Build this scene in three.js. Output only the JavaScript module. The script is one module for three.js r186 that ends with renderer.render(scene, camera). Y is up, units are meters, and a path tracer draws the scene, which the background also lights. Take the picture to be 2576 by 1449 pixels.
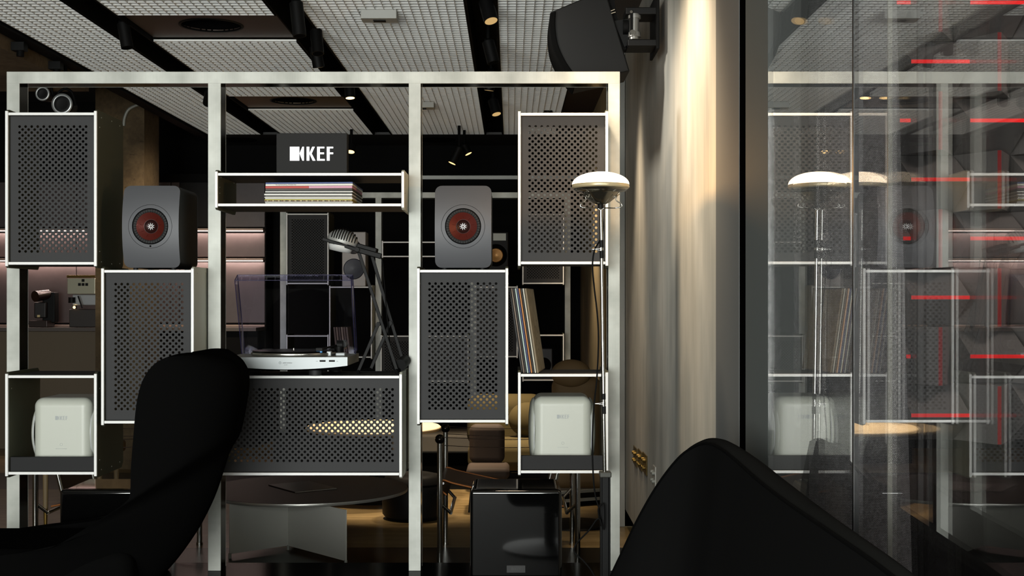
import * as THREE from 'three';
import { RoundedBoxGeometry } from 'three/addons/geometries/RoundedBoxGeometry.js';
import { TextGeometry } from 'three/addons/geometries/TextGeometry.js';
import { FontLoader } from 'three/addons/loaders/FontLoader.js';
import { mergeGeometries } from 'three/addons/utils/BufferGeometryUtils.js';
import { RectAreaLightUniformsLib } from 'three/addons/lights/RectAreaLightUniformsLib.js';

// ---------------------------------------------------------------- camera, lights, exposure
const F = 3200, CX = 1285, CY = 757, H = 1.27;            // focal length and principal point (2576 x 1449 frame), eye height
const scene = new THREE.Scene();
scene.background = new THREE.Color(0x000000);
const camera = new THREE.PerspectiveCamera(2 * Math.atan(724.5 / F) * 180 / Math.PI, 2576 / 1449, 0.05, 60);
camera.position.set(0, H, 0);
camera.lookAt(0, H, -5);
camera.setViewOffset(2576, 1449, 1288 - CX, 724.5 - CY, 2576, 1449);
const renderer = new THREE.WebGLRenderer({ antialias: true });
renderer.toneMapping = THREE.LinearToneMapping;
renderer.toneMappingExposure = 1.0;
renderer.shadowMap.enabled = true;
RectAreaLightUniformsLib.init();

const X = (px, z) => (px - CX) * z / F, Y = (py, z) => H - (py - CY) * z / F;   // where a sight line meets the plane at distance z

function rectLight(color, intensity, w, h, pos, target) {
  const l = new THREE.RectAreaLight(color, intensity, w, h);
  l.position.set(...pos); l.lookAt(...target); scene.add(l); return l;
}
function spotLight(color, intensity, pos, target, angle, penumbra = 0.7, radius = 2) {
  const l = new THREE.SpotLight(color, intensity, 0, angle, penumbra, 2);
  l.position.set(...pos); l.target.position.set(...target); scene.add(l, l.target);
  l.castShadow = true; l.shadow.radius = radius; return l;
}
const WARM = 0xffe6c4;
// front light from an unseen window behind the viewer, placed to light the frame and ceiling (its panes are built with the room)
const FRONT_LIGHT = 0xf3f6f2, UNSEEN_WIN = { x0: -3.6, x1: .3, y0: .25, y1: 2.6, z: 2.52 };
rectLight(FRONT_LIGHT, 14.5, UNSEEN_WIN.x1 - UNSEEN_WIN.x0, UNSEEN_WIN.y1 - UNSEEN_WIN.y0, [(UNSEEN_WIN.x0 + UNSEEN_WIN.x1) / 2, (UNSEEN_WIN.y0 + UNSEEN_WIN.y1) / 2, UNSEEN_WIN.z - .03], [(UNSEEN_WIN.x0 + UNSEEN_WIN.x1) / 2, (UNSEEN_WIN.y0 + UNSEEN_WIN.y1) / 2, -5]);

// ---------------------------------------------------------------- random, noise, textures
function rng(seed) { let s = seed >>> 0; return () => ((s = (s * 1664525 + 1013904223) >>> 0) / 4294967296); }
function noiseField(seed) {
  const r = rng(seed), N = 256, g = new Float32Array(N * N); for (let i = 0; i < N * N; i++) g[i] = r();
  return (x, y, px = 256, py = 256) => {
    const xi = Math.floor(x), yi = Math.floor(y), fx = x - xi, fy = y - yi, u = fx * fx * (3 - 2 * fx), v = fy * fy * (3 - 2 * fy);
    const m = (a, p) => ((a % p) + p) % p, at = (a, b) => g[m(b, py) * N + m(a, px)];
    return (at(xi, yi) * (1 - u) + at(xi + 1, yi) * u) * (1 - v) + (at(xi, yi + 1) * (1 - u) + at(xi + 1, yi + 1) * u) * v;
  };
}
function tex(w, h, fn, repeat = [1, 1], linear = false) {
  const d = new Uint8Array(w * h * 4);
  for (let y = 0; y < h; y++) for (let x = 0; x < w; x++) {
    const c = fn(x / w, y / h), i = (y * w + x) * 4;
    for (let k = 0; k < 3; k++) d[i + k] = Math.max(0, Math.min(255, c[k])); d[i + 3] = 255;
  }
  const t = new THREE.DataTexture(d, w, h, THREE.RGBAFormat);
  t.wrapS = t.wrapT = THREE.RepeatWrapping; t.magFilter = THREE.LinearFilter; t.minFilter = THREE.LinearMipmapLinearFilter; t.generateMipmaps = true;
  t.repeat.set(...repeat); if (!linear) t.colorSpace = THREE.SRGBColorSpace; t.needsUpdate = true; return t;
}
const n1 = noiseField(7), n2 = noiseField(19), n3 = noiseField(43);
const fbm = (n, x, y, px, py) => n(x, y, px, py) * .5 + n(x * 2, y * 2, px * 2, py * 2) * .27 + n(x * 4, y * 4, px * 4, py * 4) * .15 + n(x * 8, y * 8, Math.min(256, px * 8), Math.min(256, py * 8)) * .08;
const steelMap = tex(512, 512, (u, v) => {           // stainless: soft mottling and fine brushing
  const b = fbm(n1, u * 6, v * 6, 6, 6), c = fbm(n2, u * 14, v * 14, 14, 14), s = n3(u * 4, v * 250, 4, 250), t = n2(u * 250, v * 4, 250, 4);
  const k = 180 + (b - .5) * 50 + (c - .5) * 14 + (s - .5) * 2 + (t - .5) * 4; return [k, k + 2, k - 5];
}, [1.6, 1.6]);
const concreteMap = tex(1024, 1024, (u, v) => {      // trowelled plaster wall with long upright streaks
  const s = fbm(n1, u * 30, v * 3, 30, 3), b = fbm(n2, u * 6, v * 4, 6, 4), f = fbm(n3, u * 120, v * 14, 120, 14);
  const k = 168 + (s - .5) * 26 + (b - .5) * 70 + (f - .5) * 12; return [k + 1 + (b - .5) * 8, k, k - 7 - (b - .5) * 8];
}, [.4, .4]);
const roughConcreteMap = tex(512, 512, (u, v) => {   // raw cast concrete
  const b = fbm(n1, u * 5, v * 5, 5, 5), f = fbm(n2, u * 60, v * 60, 60, 60), h = n3(u * 40, v * 40, 40, 40) > .93 ? -26 : 0;
  const k = 118 + (b - .5) * 74 + (f - .5) * 36 + h; return [k + 8, k - 2, k - 18];
}, [.8, .8]);
const floorMap = tex(1024, 1024, (u, v) => {         // polished brown screed with faint drag marks
  const b = fbm(n2, u * 5, v * 7, 5, 7), s = fbm(n1, u * 6, v * 70, 6, 70), f = fbm(n3, u * 90, v * 90, 90, 90);
  const k = 120 + (b - .5) * 60 + (s - .5) * 44 + (f - .5) * 18; return [k + 8, k - 3, k - 26];
}, [.35, .35]);
const fabricMap = tex(512, 512, (u, v) => {          // dotted mesh cloth
  const x = u * 64, y = v * 64, row = Math.floor(y), fx = (x + (row % 2) * .5) % 1 - .5, fy = y % 1 - .5;
  const d = Math.hypot(fx, fy), b = fbm(n1, u * 24, v * 24, 24, 24);
  const k = (d < .3 ? 225 : 62) + (b - .5) * 90; return [k, k + 2, k + 6];
}, [5.5, 5.5]);
const mauveMap = tex(512, 256, (u, v) => {           // smoked metallic laminate of the bar wall
  const b = fbm(n1, u * 3, v * 2, 3, 2), f = fbm(n2, u * 40, v * 30, 40, 30);
  const k = 128 + (b - .5) * 36 + (f - .5) * 10; return [k, k - 10, k - 10];
}, [.7, 1]);
const coverMap = tex(256, 256, (u, v) => {           // print of the record sleeve facing us: line drawing on kraft brown
  const g = fbm(n1, u * 8, v * 8, 8, 8), lx = Math.abs((u * 6 + .4 * Math.sin(v * 9)) % 1 - .5), ly = Math.abs((v * 7 + .3 * Math.sin(u * 11)) % 1 - .5);
  const line = (lx < .035 && v > .3 && v < .7 && u < .75) || (ly < .04 && v > .22 && v < .62 && u > .15) ? -42 : 0;
  const k = 150 + (g - .5) * 46 + line; return [k, k - 14, k - 40];
});

const mat = (color, roughness = .6, metalness = 0, extra = {}) => new THREE.MeshStandardMaterial({ color, roughness, metalness, ...extra });
const phys = (color, roughness, metalness, extra = {}) => new THREE.MeshPhysicalMaterial({ color, roughness, metalness, ...extra });
const glow = (color, k) => new THREE.MeshStandardMaterial({ color: 0x000000, emissive: color, emissiveIntensity: k, roughness: .6 });
const m = {
  steel: mat(0xffffff, .5, .25, { map: steelMap }),
  polished: mat(0x16160f, .12, .75),
  alu: mat(0xe6e6e4, .45, .1),
  box: phys(0x333334, .62, 0, { specularIntensity: .6 }),
  boxSide: phys(0x474839, .6, 0, { specularIntensity: .6 }),
  plate: mat(0xcfd1c2, .5, .1),
  screw: mat(0xb8b8b0, .35, .8),
  ceilingFin: mat(0xf2f3f0, .5, 0),
  black: phys(0x070707, .7, 0, { specularIntensity: .25 }),
  matteBlack: phys(0x0b0b0b, .55, 0, { specularIntensity: .4 }),
  soft: phys(0x050505, .95, 0, { specularIntensity: .1 }),
  gloss: phys(0x050505, .06, 0, { clearcoat: 1, clearcoatRoughness: .03 }),
  velvet: phys(0x0b0b0b, 1, 0, { specularIntensity: 0 }),
  velvetRim: phys(0x151514, 1, 0, { specularIntensity: 0 }),
  concrete: mat(0xffffff, .75, 0, { map: concreteMap }),
  rough: mat(0xc0b199, .9, 0, { map: roughConcreteMap }),
  floor: phys(0xe6d6b8, .3, 0, { map: floorMap, specularIntensity: .5 }),
  fabric: mat(0x808080, .95, 0, { map: fabricMap }),
  mauve: mat(0x8a8381, .42, .2, { map: mauveMap }),
  frameGrey: phys(0x6a6c6c, .75, 0, { specularIntensity: .3 }),
  blackGap: phys(0x050505, 1, 0, { specularIntensity: 0 }),
  glass: phys(0xffffff, 0, 0, { transmission: 1, thickness: 0, ior: 1.52 }),
  acrylic: phys(0xf4f4ff, .02, 0, { transmission: 1, thickness: 0, ior: 1.35 }),
  acrylicEdge: phys(0x3a3660, .1, 0, { transmission: .5, thickness: 0, ior: 1.4 }),
  speakerGrey: mat(0x535458, .5, .15),
  speakerBody: phys(0x1a1a1b, .5, 0, { specularIntensity: .5 }),
  cone: mat(0x57190f, .45, .35),
  coneDark: mat(0x2a0d0a, .35, .3),
  rubber: mat(0x18191a, .65, 0),
  chrome: mat(0xb8b8b4, .14, 1),
  whiteSub: phys(0xc3c6bb, .4, 0, { clearcoat: .2, clearcoatRoughness: .3 }),
  whiteEdge: mat(0xb9bcc0, .35, 0),
  logoGrey: mat(0xa6abab, .5, 0),
  silver: mat(0xafb5b7, .42, .2),
  silverDark: mat(0x8d8f88, .45, .2),
  vinyl: mat(0x0a0a0b, .25, 0),
  blue: mat(0x1f7fc0, .4, 0),
  leather: mat(0x3a2a22, .5, 0),
  leatherEdge: mat(0x9a5a20, .6, 0),
  tan: mat(0x5e4a2c, .75, 0),
  mustard: mat(0x4f4422, .9, 0),
  wood: mat(0xb5a588, .5, 0),
  greyCloth: mat(0x6a655c, .9, 0),
  tableTop: phys(0x3c3532, .5, 0, { specularIntensity: .5 }),
  panelGrey: mat(0xb9b9b2, .5, .2),
  brass: mat(0x7a6230, .4, .8),
  paper: mat(0xdadada, .8, 0),
  ledWhite: glow(0xffe8dc, 3),
  facet: phys(0x7c7876, .9, 0, { specularIntensity: .2 }),
  red: glow(0xff1016, 1.3),
};

// ---------------------------------------------------------------- building helpers
const used = {};
function numbered(name) { const k = used[name] = (used[name] ?? -1) + 1; return k ? `${name}_${String(k).padStart(3, '0')}` : name; }
function prep(g) {
  if (g.index) g = g.toNonIndexed();
  for (const k of Object.keys(g.attributes)) if (!['position', 'normal', 'uv'].includes(k)) g.deleteAttribute(k);
  if (!g.attributes.normal) g.computeVertexNormals();
  const p = g.attributes.position, n = g.attributes.normal, uv = new Float32Array(p.count * 2);      // uv in metres by the facing of each vertex
  for (let i = 0; i < p.count; i++) {
    const ax = Math.abs(n.getX(i)), ay = Math.abs(n.getY(i)), az = Math.abs(n.getZ(i));
    if (ax >= ay && ax >= az) { uv[2 * i] = p.getZ(i); uv[2 * i + 1] = p.getY(i); }
    else if (ay >= az) { uv[2 * i] = p.getX(i); uv[2 * i + 1] = p.getZ(i); }
    else { uv[2 * i] = p.getX(i); uv[2 * i + 1] = p.getY(i); }
  }
  g.setAttribute('uv', new THREE.BufferAttribute(uv, 2)); g.morphAttributes = {}; g.clearGroups(); return g;
}
function merge(gs, keepUv = false) { gs = [gs].flat(); return gs.length === 1 ? (keepUv ? gs[0] : prep(gs[0])) : mergeGeometries(gs.map(g => prep(g))); }
function obj(name, gs, material, parent = scene, keepUv = false) {
  const o = new THREE.Mesh(merge(gs, keepUv), material); o.name = parent === scene ? numbered(name) : name;
  o.castShadow = o.receiveShadow = true; parent.add(o); return o;
}
function each(name, gs, material, parent) { return gs.map(g => obj(name, g, material, parent)); }
function tag(o, label, category, group) { o.userData = { ...o.userData, label, category }; if (group) o.userData.group = group; return o; }
function thing(name, label, category, pos = [0, 0, 0], turn = 0, group) {
  const o = new THREE.Group(); o.name = numbered(name); scene.add(o); o.position.set(...pos); o.rotation.y = turn;
  return tag(o, label, category, group);
}
function struct(name, gs, material, parent = scene) { const o = obj(name, gs, material, parent); if (parent === scene) o.userData.kind = 'structure'; return o; }
function copy(o, pos, turn, label, group) {
  const c = o.clone(); c.name = numbered(o.name.replace(/_\d{3}$/, '')); c.userData = { ...o.userData, label }; if (group) c.userData.group = group;
  if (pos) c.position.set(...pos); if (turn !== null && turn !== undefined) c.rotation.y = turn; scene.add(c); return c;
}
const bx = (x0, x1, y0, y1, z0, z1) => new THREE.BoxGeometry(Math.abs(x1 - x0), Math.abs(y1 - y0), Math.abs(z1 - z0)).translate((x0 + x1) / 2, (y0 + y1) / 2, (z0 + z1) / 2);
const rb = (x0, x1, y0, y1, z0, z1, r, s = 3) => new RoundedBoxGeometry(Math.abs(x1 - x0), Math.abs(y1 - y0), Math.abs(z1 - z0), s, r).translate((x0 + x1) / 2, (y0 + y1) / 2, (z0 + z1) / 2);
const v3 = (a) => new THREE.Vector3(...a);
function rod(a, b, r, r2 = r, seg = 14) {
  a = v3(a); b = v3(b); const d = b.clone().sub(a), g = new THREE.CylinderGeometry(r2, r, d.length(), seg);
  g.applyQuaternion(new THREE.Quaternion().setFromUnitVectors(new THREE.Vector3(0, 1, 0), d.clone().normalize())); return g.translate((a.x + b.x) / 2, (a.y + b.y) / 2, (a.z + b.z) / 2);
}
function bar(a, b, w, t) {                                // flat bar in the XY plane: width w across, thickness t along z
  const dx = b[0] - a[0], dy = b[1] - a[1], L = Math.hypot(dx, dy);
  return new RoundedBoxGeometry(L + w, w, t, 2, Math.min(w, t) * .3).rotateZ(Math.atan2(dy, dx)).translate((a[0] + b[0]) / 2, (a[1] + b[1]) / 2, (a[2] + b[2]) / 2);
}
function tube(pts, r, seg = 40, closed = false, rs = 8) { return new THREE.TubeGeometry(new THREE.CatmullRomCurve3(pts.map(v3), closed, 'centripetal'), seg, r, rs, closed); }
function lathe(pts, seg = 40) { return new THREE.LatheGeometry(pts.map(p => new THREE.Vector2(p[0], p[1])), seg); }
function latheZ(pts, seg = 48) { return lathe(pts, seg).rotateX(Math.PI / 2); }   // lathe axis -> +z (towards the viewer)
function poly(pts) { const s = new THREE.Shape(); pts.forEach((p, i) => i ? s.lineTo(p[0], p[1]) : s.moveTo(p[0], p[1])); s.closePath(); return s; }
function ext(shape, d, bevel = 0, seg = 2) { return new THREE.ExtrudeGeometry(shape, { depth: d, bevelEnabled: bevel > 0, bevelSize: bevel, bevelThickness: bevel, bevelSegments: seg, curveSegments: 16 }); }
function grid(nu, nv, fn, flip = false) {                 // parametric sheet
  const pos = [], idx = [];
  for (let j = 0; j <= nv; j++) for (let i = 0; i <= nu; i++) pos.push(...fn(i / nu, j / nv));
  for (let j = 0; j < nv; j++) for (let i = 0; i < nu; i++) { const a = j * (nu + 1) + i, b = a + 1, c = a + nu + 1, d = c + 1; flip ? idx.push(a, c, b, b, c, d) : idx.push(a, b, c, b, d, c); }
  const g = new THREE.BufferGeometry(); g.setAttribute('position', new THREE.Float32BufferAttribute(pos, 3)); g.setIndex(idx); g.computeVertexNormals(); return g;
}
const font = await new FontLoader().loadAsync('fonts/droid/droid_sans_bold.typeface.json');
const fontR = await new FontLoader().loadAsync('fonts/droid/droid_sans_regular.typeface.json');
function text(s, size, x, y, z, f = font) {
  const g = new TextGeometry(s, { font: f, size, depth: .0004, curveSegments: 3 }); g.computeBoundingBox();
  const b = g.boundingBox; return g.translate(x - (b.max.x + b.min.x) / 2, y, z);
}
function kefLogo(h, d) {                                   // emblem and letters, h high, lower left corner at the origin
  const k = h / 408, P = (pts) => ext(poly(pts.map(([a, b]) => [(a - 578) * k, (868 - b) * k])), d);
  return [
    P([[578, 460], [578, 868], [855, 868], [855, 460]]), P([[862, 657], [945, 868], [990, 868], [990, 460], [945, 460]]),
    P([[1070, 460], [1070, 868], [1150, 868], [1150, 460]]), P([[1152, 657], [1248, 868], [1330, 868], [1218, 660], [1310, 460], [1235, 460]]),
    P([[1380, 460], [1380, 868], [1605, 868], [1605, 820], [1460, 820], [1460, 678], [1582, 678], [1582, 628], [1460, 628], [1460, 505], [1592, 505], [1592, 460]]),
    P([[1665, 460], [1665, 868], [1748, 868], [1748, 678], [1852, 678], [1852, 628], [1748, 628], [1748, 505], [1852, 505], [1852, 460]]),
  ];
}

// ---------------------------------------------------------------- the room
const XW = .641, CEIL = 2.70, ZB = -11.7, XL = -4.7, ZF = 2.6;
struct('floor', bx(XL, 3.6, -.12, 0, ZB - .1, -4.3), m.floor);
struct('unseen_floor_near', bx(XL, 3.6, -.12, 0, -4.3, ZF), phys(0x3c3b38, .8, 0, { specularIntensity: .3 }));  // out of view, dark and matte to dim its reflection in the subwoofers
struct('wall_back', bx(XL, 3.6, 0, 3.2, ZB - .15, ZB), phys(0x0e0e0e, .8, 0, { specularIntensity: .2 }));
struct('wall_left', bx(XL - .15, XL, 0, 3.2, ZB, ZF), m.rough);
struct('wall_front', bx(XL, 3.6, 0, 3.2, ZF, ZF + .15), mat(0x777770, .8));
{ const w = struct('unseen_window_5', bx(UNSEEN_WIN.x0, UNSEEN_WIN.x1, UNSEEN_WIN.y0, UNSEEN_WIN.y1, UNSEEN_WIN.z - .005, UNSEEN_WIN.z + .01), glow(FRONT_LIGHT, 2)), fr = [];  // unseen glowing panes, the body of the front light
  for (let i = 0; i <= 3; i++) { const x = UNSEEN_WIN.x0 + (UNSEEN_WIN.x1 - UNSEEN_WIN.x0) * i / 3; fr.push(bx(x - .03, x + .03, UNSEEN_WIN.y0 - .03, UNSEEN_WIN.y1 + .03, UNSEEN_WIN.z - .02, ZF - .001)); }
  for (const y of [UNSEEN_WIN.y0, UNSEEN_WIN.y1]) fr.push(bx(UNSEEN_WIN.x0, UNSEEN_WIN.x1, y - .03, y + .03, UNSEEN_WIN.z - .02, ZF - .001));
  fr.forEach(g => obj('frame', g, m.frameGrey, w)); }
struct('ceiling', bx(XL, 3.6, 3.1, 3.25, ZB, ZF), mat(0x0d0d0d, .9));
struct('wall_right', bx(XW, XW + .062, .104, 3.1, -7.12, -3.96), m.concrete);                   // plaster cladding beside the shelf, clear of the floor
struct('wall_right_far', bx(XW, XW + .08, 0, 3.1, ZB, -7.15), mat(0xd8c49a, .75, 0, { map: concreteMap }));  // same plaster as beside the shelf, warm light put into its colour
struct('pillar', rb(.552, XW + .06, 0, 3.1, -7.30, -7.15, .004), m.concrete);
struct('baseboard_right', bx(XW + .04, XW + .07, 0, .104, -7.12, -3.96), m.matteBlack);
struct('trim_1', rb(XW - .003, XW + .08, 0, 3.1, -3.96, -3.555, .003), m.frameGrey);            // wide steel jambs at the end of the glazing
struct('trim_2', bx(XW - .0015, XW + .08, 0, 3.1, -3.555, -3.46), m.blackGap);
struct('trim_3', rb(XW - .003, XW + .08, 0, 3.1, -3.46, -3.156, .003), phys(0x5c605f, .75, 0, { specularIntensity: .3 }));

// double glazing: two leaves, each of two panes butted together
const JZ = -2.366;
struct('window_1', bx(XW - .004, XW + .004, .02, 3.1, JZ - .004, -3.150), m.glass);
struct('window_2', bx(XW - .004, XW + .004, .02, 3.1, -.45, JZ + .004), m.glass);
struct('window_3', bx(XW + .060, XW + .068, .02, 3.1, JZ - .004, -3.150), m.glass);
struct('window_4', bx(XW + .060, XW + .068, .02, 3.1, -.45, JZ + .004), m.glass);
struct('trim_4', bx(XW - .005, XW + .005, .02, 3.1, JZ - .0045, JZ + .0045), mat(0x050505, .4));
struct('trim_5', bx(XW + .060, XW + .068, .02, 3.1, JZ - .003, JZ + .003), mat(0x9a9a92, .4));
struct('wall_right_near', bx(XW, XW + .08, 0, 3.1, -.45, ZF), m.concrete);
struct('trim_6', bx(XW - .02, XW + .09, 0, .02, -3.156, -.45), m.frameGrey);

// ceiling: open grating panels between black recessed channels
function gratingPanel(x0, x1, z0, z1) {                   // z0, z1 are distances from the eye
  const p = new THREE.Group(), w = x1 - x0, L = z1 - z0, gs = [], N = Math.round(L / .055), K = Math.round(w / .0437);
  for (let i = 0; i <= N; i++) gs.push(bx(x0, x1, CEIL, CEIL + .011, -(z0 + L * i / N) - .002, -(z0 + L * i / N) + .002));
  for (let i = 0; i <= K; i++) gs.push(bx(x0 + w * i / K - .0014, x0 + w * i / K + .0014, CEIL - .001, CEIL + .011, -z0, -z1));
  return gs;
}
function ceilingGrid(name, x0, x1, z0, z1) {
  const p = new THREE.Group(); p.name = numbered(name); p.userData.kind = 'structure'; scene.add(p);
  const g = obj('grating', gratingPanel(x0, x1, z0, z1), m.ceilingFin, p); g.userData.kind = 'stuff';
  obj('edge_profile', [bx(x0 - .006, x0, CEIL - .004, CEIL + .03, -z0, -z1), bx(x1, x1 + .006, CEIL - .004, CEIL + .03, -z0, -z1)], m.black, p);
}
const COLS = [[-2.60, -2.142], [-1.968, -1.182], [-1.018, -.226], [-.062, .381]];
const VENTS = [[6.38, 7.0], [8.90, 9.53]];
COLS.forEach(([x0, x1], i) => {
  if (i === 1) { ceilingGrid('ceiling_grating', x0, x1, 5.4, 6.37); ceilingGrid('ceiling_grating', x0, x1, 7.01, 8.89); ceilingGrid('ceiling_grating', x0, x1, 9.54, 10.92); }
  else ceilingGrid('ceiling_grating', x0, x1, 5.4, 10.92);
});
{ // black linings of the channels and the dark smooth ceiling at the far end and above the viewer
  const gs = []; const E = [[-2.142, -1.968], [-1.182, -1.018], [-.226, -.062]];
  for (const [a, b] of E) gs.push(bx(a + .007, a + .015, CEIL, 3.0, -5.4, -10.92), bx(b - .015, b - .007, CEIL, 3.0, -5.4, -10.92), bx(a + .007, b - .007, 2.9, 2.92, -5.4, -10.92));
  gs.push(bx(-2.69, -2.61, CEIL - .02, 3.0, -5.4, -10.92));
  struct('ceiling_channel', gs, m.black);
  struct('ceiling_near', [bx(-2.7, XW, CEIL, CEIL + .02, -5.39, ZF)], mat(0x8a8a84, .8));
  struct('ceiling_far', bx(-2.7, XW, CEIL, CEIL + .02, -10.93, ZB), mat(0x242424, .5));
  struct('ceiling_side', bx(.395, XW, CEIL + .04, CEIL + .06, -5.4, -10.92), mat(0x2a1f1b, .5));
}
VENTS.forEach(([a, b], i) => {
  const t = thing('ceiling_vent', i ? 'brownish ceiling vent plate with a round hole, further back above the lit sign' : 'dark brown ceiling vent plate with a round hole, nearest above the left posts', 'vent', [-1.575, CEIL + .02, -(a + b) / 2]);
  const s = poly([[-.39, -(b - a) / 2], [.39, -(b - a) / 2], [.39, (b - a) / 2], [-.39, (b - a) / 2]]);
  const h = new THREE.Path(); h.absarc(0, 0, .16, 0, Math.PI * 2, true); s.holes.push(h);
  obj('plate', ext(s, .01).rotateX(-Math.PI / 2), mat(i ? 0x6e5c44 : 0x463a34, .45, .2), t);
  obj('duct', lathe([[.16, 0], [.16, .12], [0, .12]], 40), m.soft, t);
  obj('rim', lathe([[.155, -.004], [.168, -.004], [.168, .004], [.155, .004], [.155, -.004]], 40), m.matteBlack, t);
});
[[600, 'left'], [1100, 'right']].forEach(([px], i) => {
  const t = thing('ceiling_grille', i ? 'flat dark oval grille in the smooth ceiling behind the second bay post' : 'flat dark oval grille in the smooth ceiling left of the lit sign', 'grille', [X(px, 11.3), CEIL - .004, -11.28]);
  obj('grille_plate', lathe([[.02, 0], [.16, -.002], [.165, .003], [0, .003]], 40), m.black, t);
});
// grey sensor boxes hung below the grating
[[955, 34, 6.3], [1062, 259, 9.2]].forEach(([px, py, z], i) => {
  const w = .17, t = thing('ceiling_box', i ? 'small pale grey box under the grating seen through the frame by the middle post' : 'pale grey box with chamfered top hung below the grating above the frame', 'ceiling box', [X(px, z), Y(py + (i ? 14 : 18), z), -z]);
  obj('housing', ext(poly([[-w / 2, 0], [w / 2, 0], [w / 2, .05], [w * .3, .053], [w * .25, .068], [-w * .25, .068], [-w * .3, .053], [-w / 2, .05]]), .1, .003).translate(0, .003, -.05), mat(0xb4b5b0, .5), t);
  obj('bracket', bx(-.02, .02, .068, CEIL - Y(py + (i ? 14 : 18), z) + .01, -.02, .02), m.silverDark, t);
  obj('lens', bx(-.03, .03, -.004, .001, -.02, .02), m.matteBlack, t);
});

// track spotlights
function spotFitting(label, p, dir, len, r, lit, group) {
  const t = thing('track_spotlight', label, 'spotlight', p, 0, group), d = v3(dir).normalize(), e = d.clone().multiplyScalar(len);
  obj('body', [rod([0, 0, 0], [e.x, e.y, e.z], r, r, 24)], m.matteBlack, t);
  obj('stem', [rod([0, 0, 0], [0, Math.max(.05, 2.91 - p[1]), 0], .012), rod([-.02, 0, 0], [.02, 0, 0], .02)], m.black, t);
  const q = d.clone().multiplyScalar(len + .0006), g = lathe([[0, 0], [r * .86, 0]], 24).applyQuaternion(new THREE.Quaternion().setFromUnitVectors(new THREE.Vector3(0, 1, 0), d));
  obj('lens', [g.translate(q.x, q.y, q.z)], lit ? glow(0xffd28a, lit) : m.soft, t);
  return t;
}
const Z = (py, h = CEIL) => (h - H) * F / (CY - py);       // distance at which the ceiling is seen at row py
const SPOTS = [
  [745, 8, 6.0, [.12, -1, .1], .16, .032, 0, 'black cylinder spotlight in the second channel at the top edge of the picture'],
  [795, 78, 6.7, [.12, -1, .25], .13, .032, 0, 'black cylinder spotlight in the second channel just above the frame'],
  [310, 60, 6.6, [.2, -1, .1], .13, .032, 0, 'black cylinder spotlight in the far left channel'],
  [1222, 4, 6.1, [.26, -1, .35], .11, .036, .6, 'black cylinder spotlight with a warm lens, top of the channel left of the wall speaker'],
  [1228, 105, 6.9, [.25, -1, .1], .12, .034, 0, 'unlit black cylinder spotlight below the warm one in the channel beside the wall speaker'],
  [1240, 252, 8.9, [.25, -1, .3], .11, .036, .6, 'black spotlight with a warm lens seen through the frame above the right bay'],
  [884, 366, 10.6, [-.05, -1, .4], .06, .036, 3, 'small warm spotlight peeping out beside the lit sign'],
  [1155, 372, 10.4, [-.45, -1, .1], .14, .036, 2, 'black twin-ended spotlight tilted down to the left behind the right bay'],
  [1168, 366, 10.7, [.45, -.9, .1], .08, .034, 2, 'short black spotlight tilted to the right behind the right bay'],
];
for (const [px, py, z, dir, len, r, lit, label] of SPOTS) spotFitting(label, [X(px, z), Y(py, z), -z], dir, len, r, lit);
// left side: concrete beam, column, pipe and rigging
struct('beam', [bx(XL, -2.70, 2.85, 3.1, -8.2, -9.4)], m.rough);
struct('beam_side', [bx(-3.35, -2.72, 2.62, 3.1, -5.4, -8.2)], m.rough);
struct('column', [bx(X(240, 9.6), X(363, 9.6), 0, 3.1, -9.6, -10.0)], mat(0xa09278, .9, 0, { map: roughConcreteMap }));
{ const t = obj('conduit', [tube([[X(297, 9.45), Y(310, 9.45), -9.589], [X(299, 9.45), Y(290, 9.45), -9.589], [X(310, 9.45), Y(268, 9.45), -9.589], [X(336, 9.45), Y(255, 9.45), -9.589]], .012)], m.silverDark); tag(t, 'bent grey metal conduit on the concrete column above the left cabinet', 'conduit'); }
[[157, 262, .062, 0], [108, 236, .045, 1]].forEach(([px, py, r, k]) => {
  const z = k ? 8.0 : 7.6, t = thing('stage_spotlight', k ? 'smaller chrome-rimmed black spotlight hanging at the far left above the cabinet' : 'chrome-rimmed round black spotlight hanging over the top left cabinet', 'spotlight', [X(px, z), Y(py, z), -z]);
  obj('can', latheZ([[0, -.14], [r * .7, -.14], [r * .95, -.02], [r * .95, .01], [r * .5, .004], [0, .004]]), m.matteBlack, t);
  obj('rim', latheZ([[r * .92, .0], [r * 1.02, .008], [r * .8, .014], [r * .75, .006]]), mat(0xb9bcbc, .35, .6), t);
  obj('yoke', [tube([[-r, 0, -.05], [-r * .6, r * 1.3, -.05], [0, r * 1.6, -.05], [r * .6, r * 1.3, -.05], [r, 0, -.05]], .008), rod([0, r * 1.6, -.05], [0, 2.62 - Y(py, z) + .2, -.05], .012)], m.black, t);
});
for (let i = 0; i < 2; i++) {
  const z = 6.95 + i * .56, t = thing('beam_bracket', i ? 'small black bracket under the concrete beam nearer the frame corner' : 'small black bracket under the concrete beam at the top left picture edge', 'bracket', [-2.72, 2.68, -z]);
  obj('plate', bx(-.07, .07, -.045, 0, -.03, .03), m.matteBlack, t); obj('bolt', rod([.04, -.045, 0], [.04, -.075, 0], .02), m.black, t);
}

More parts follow.
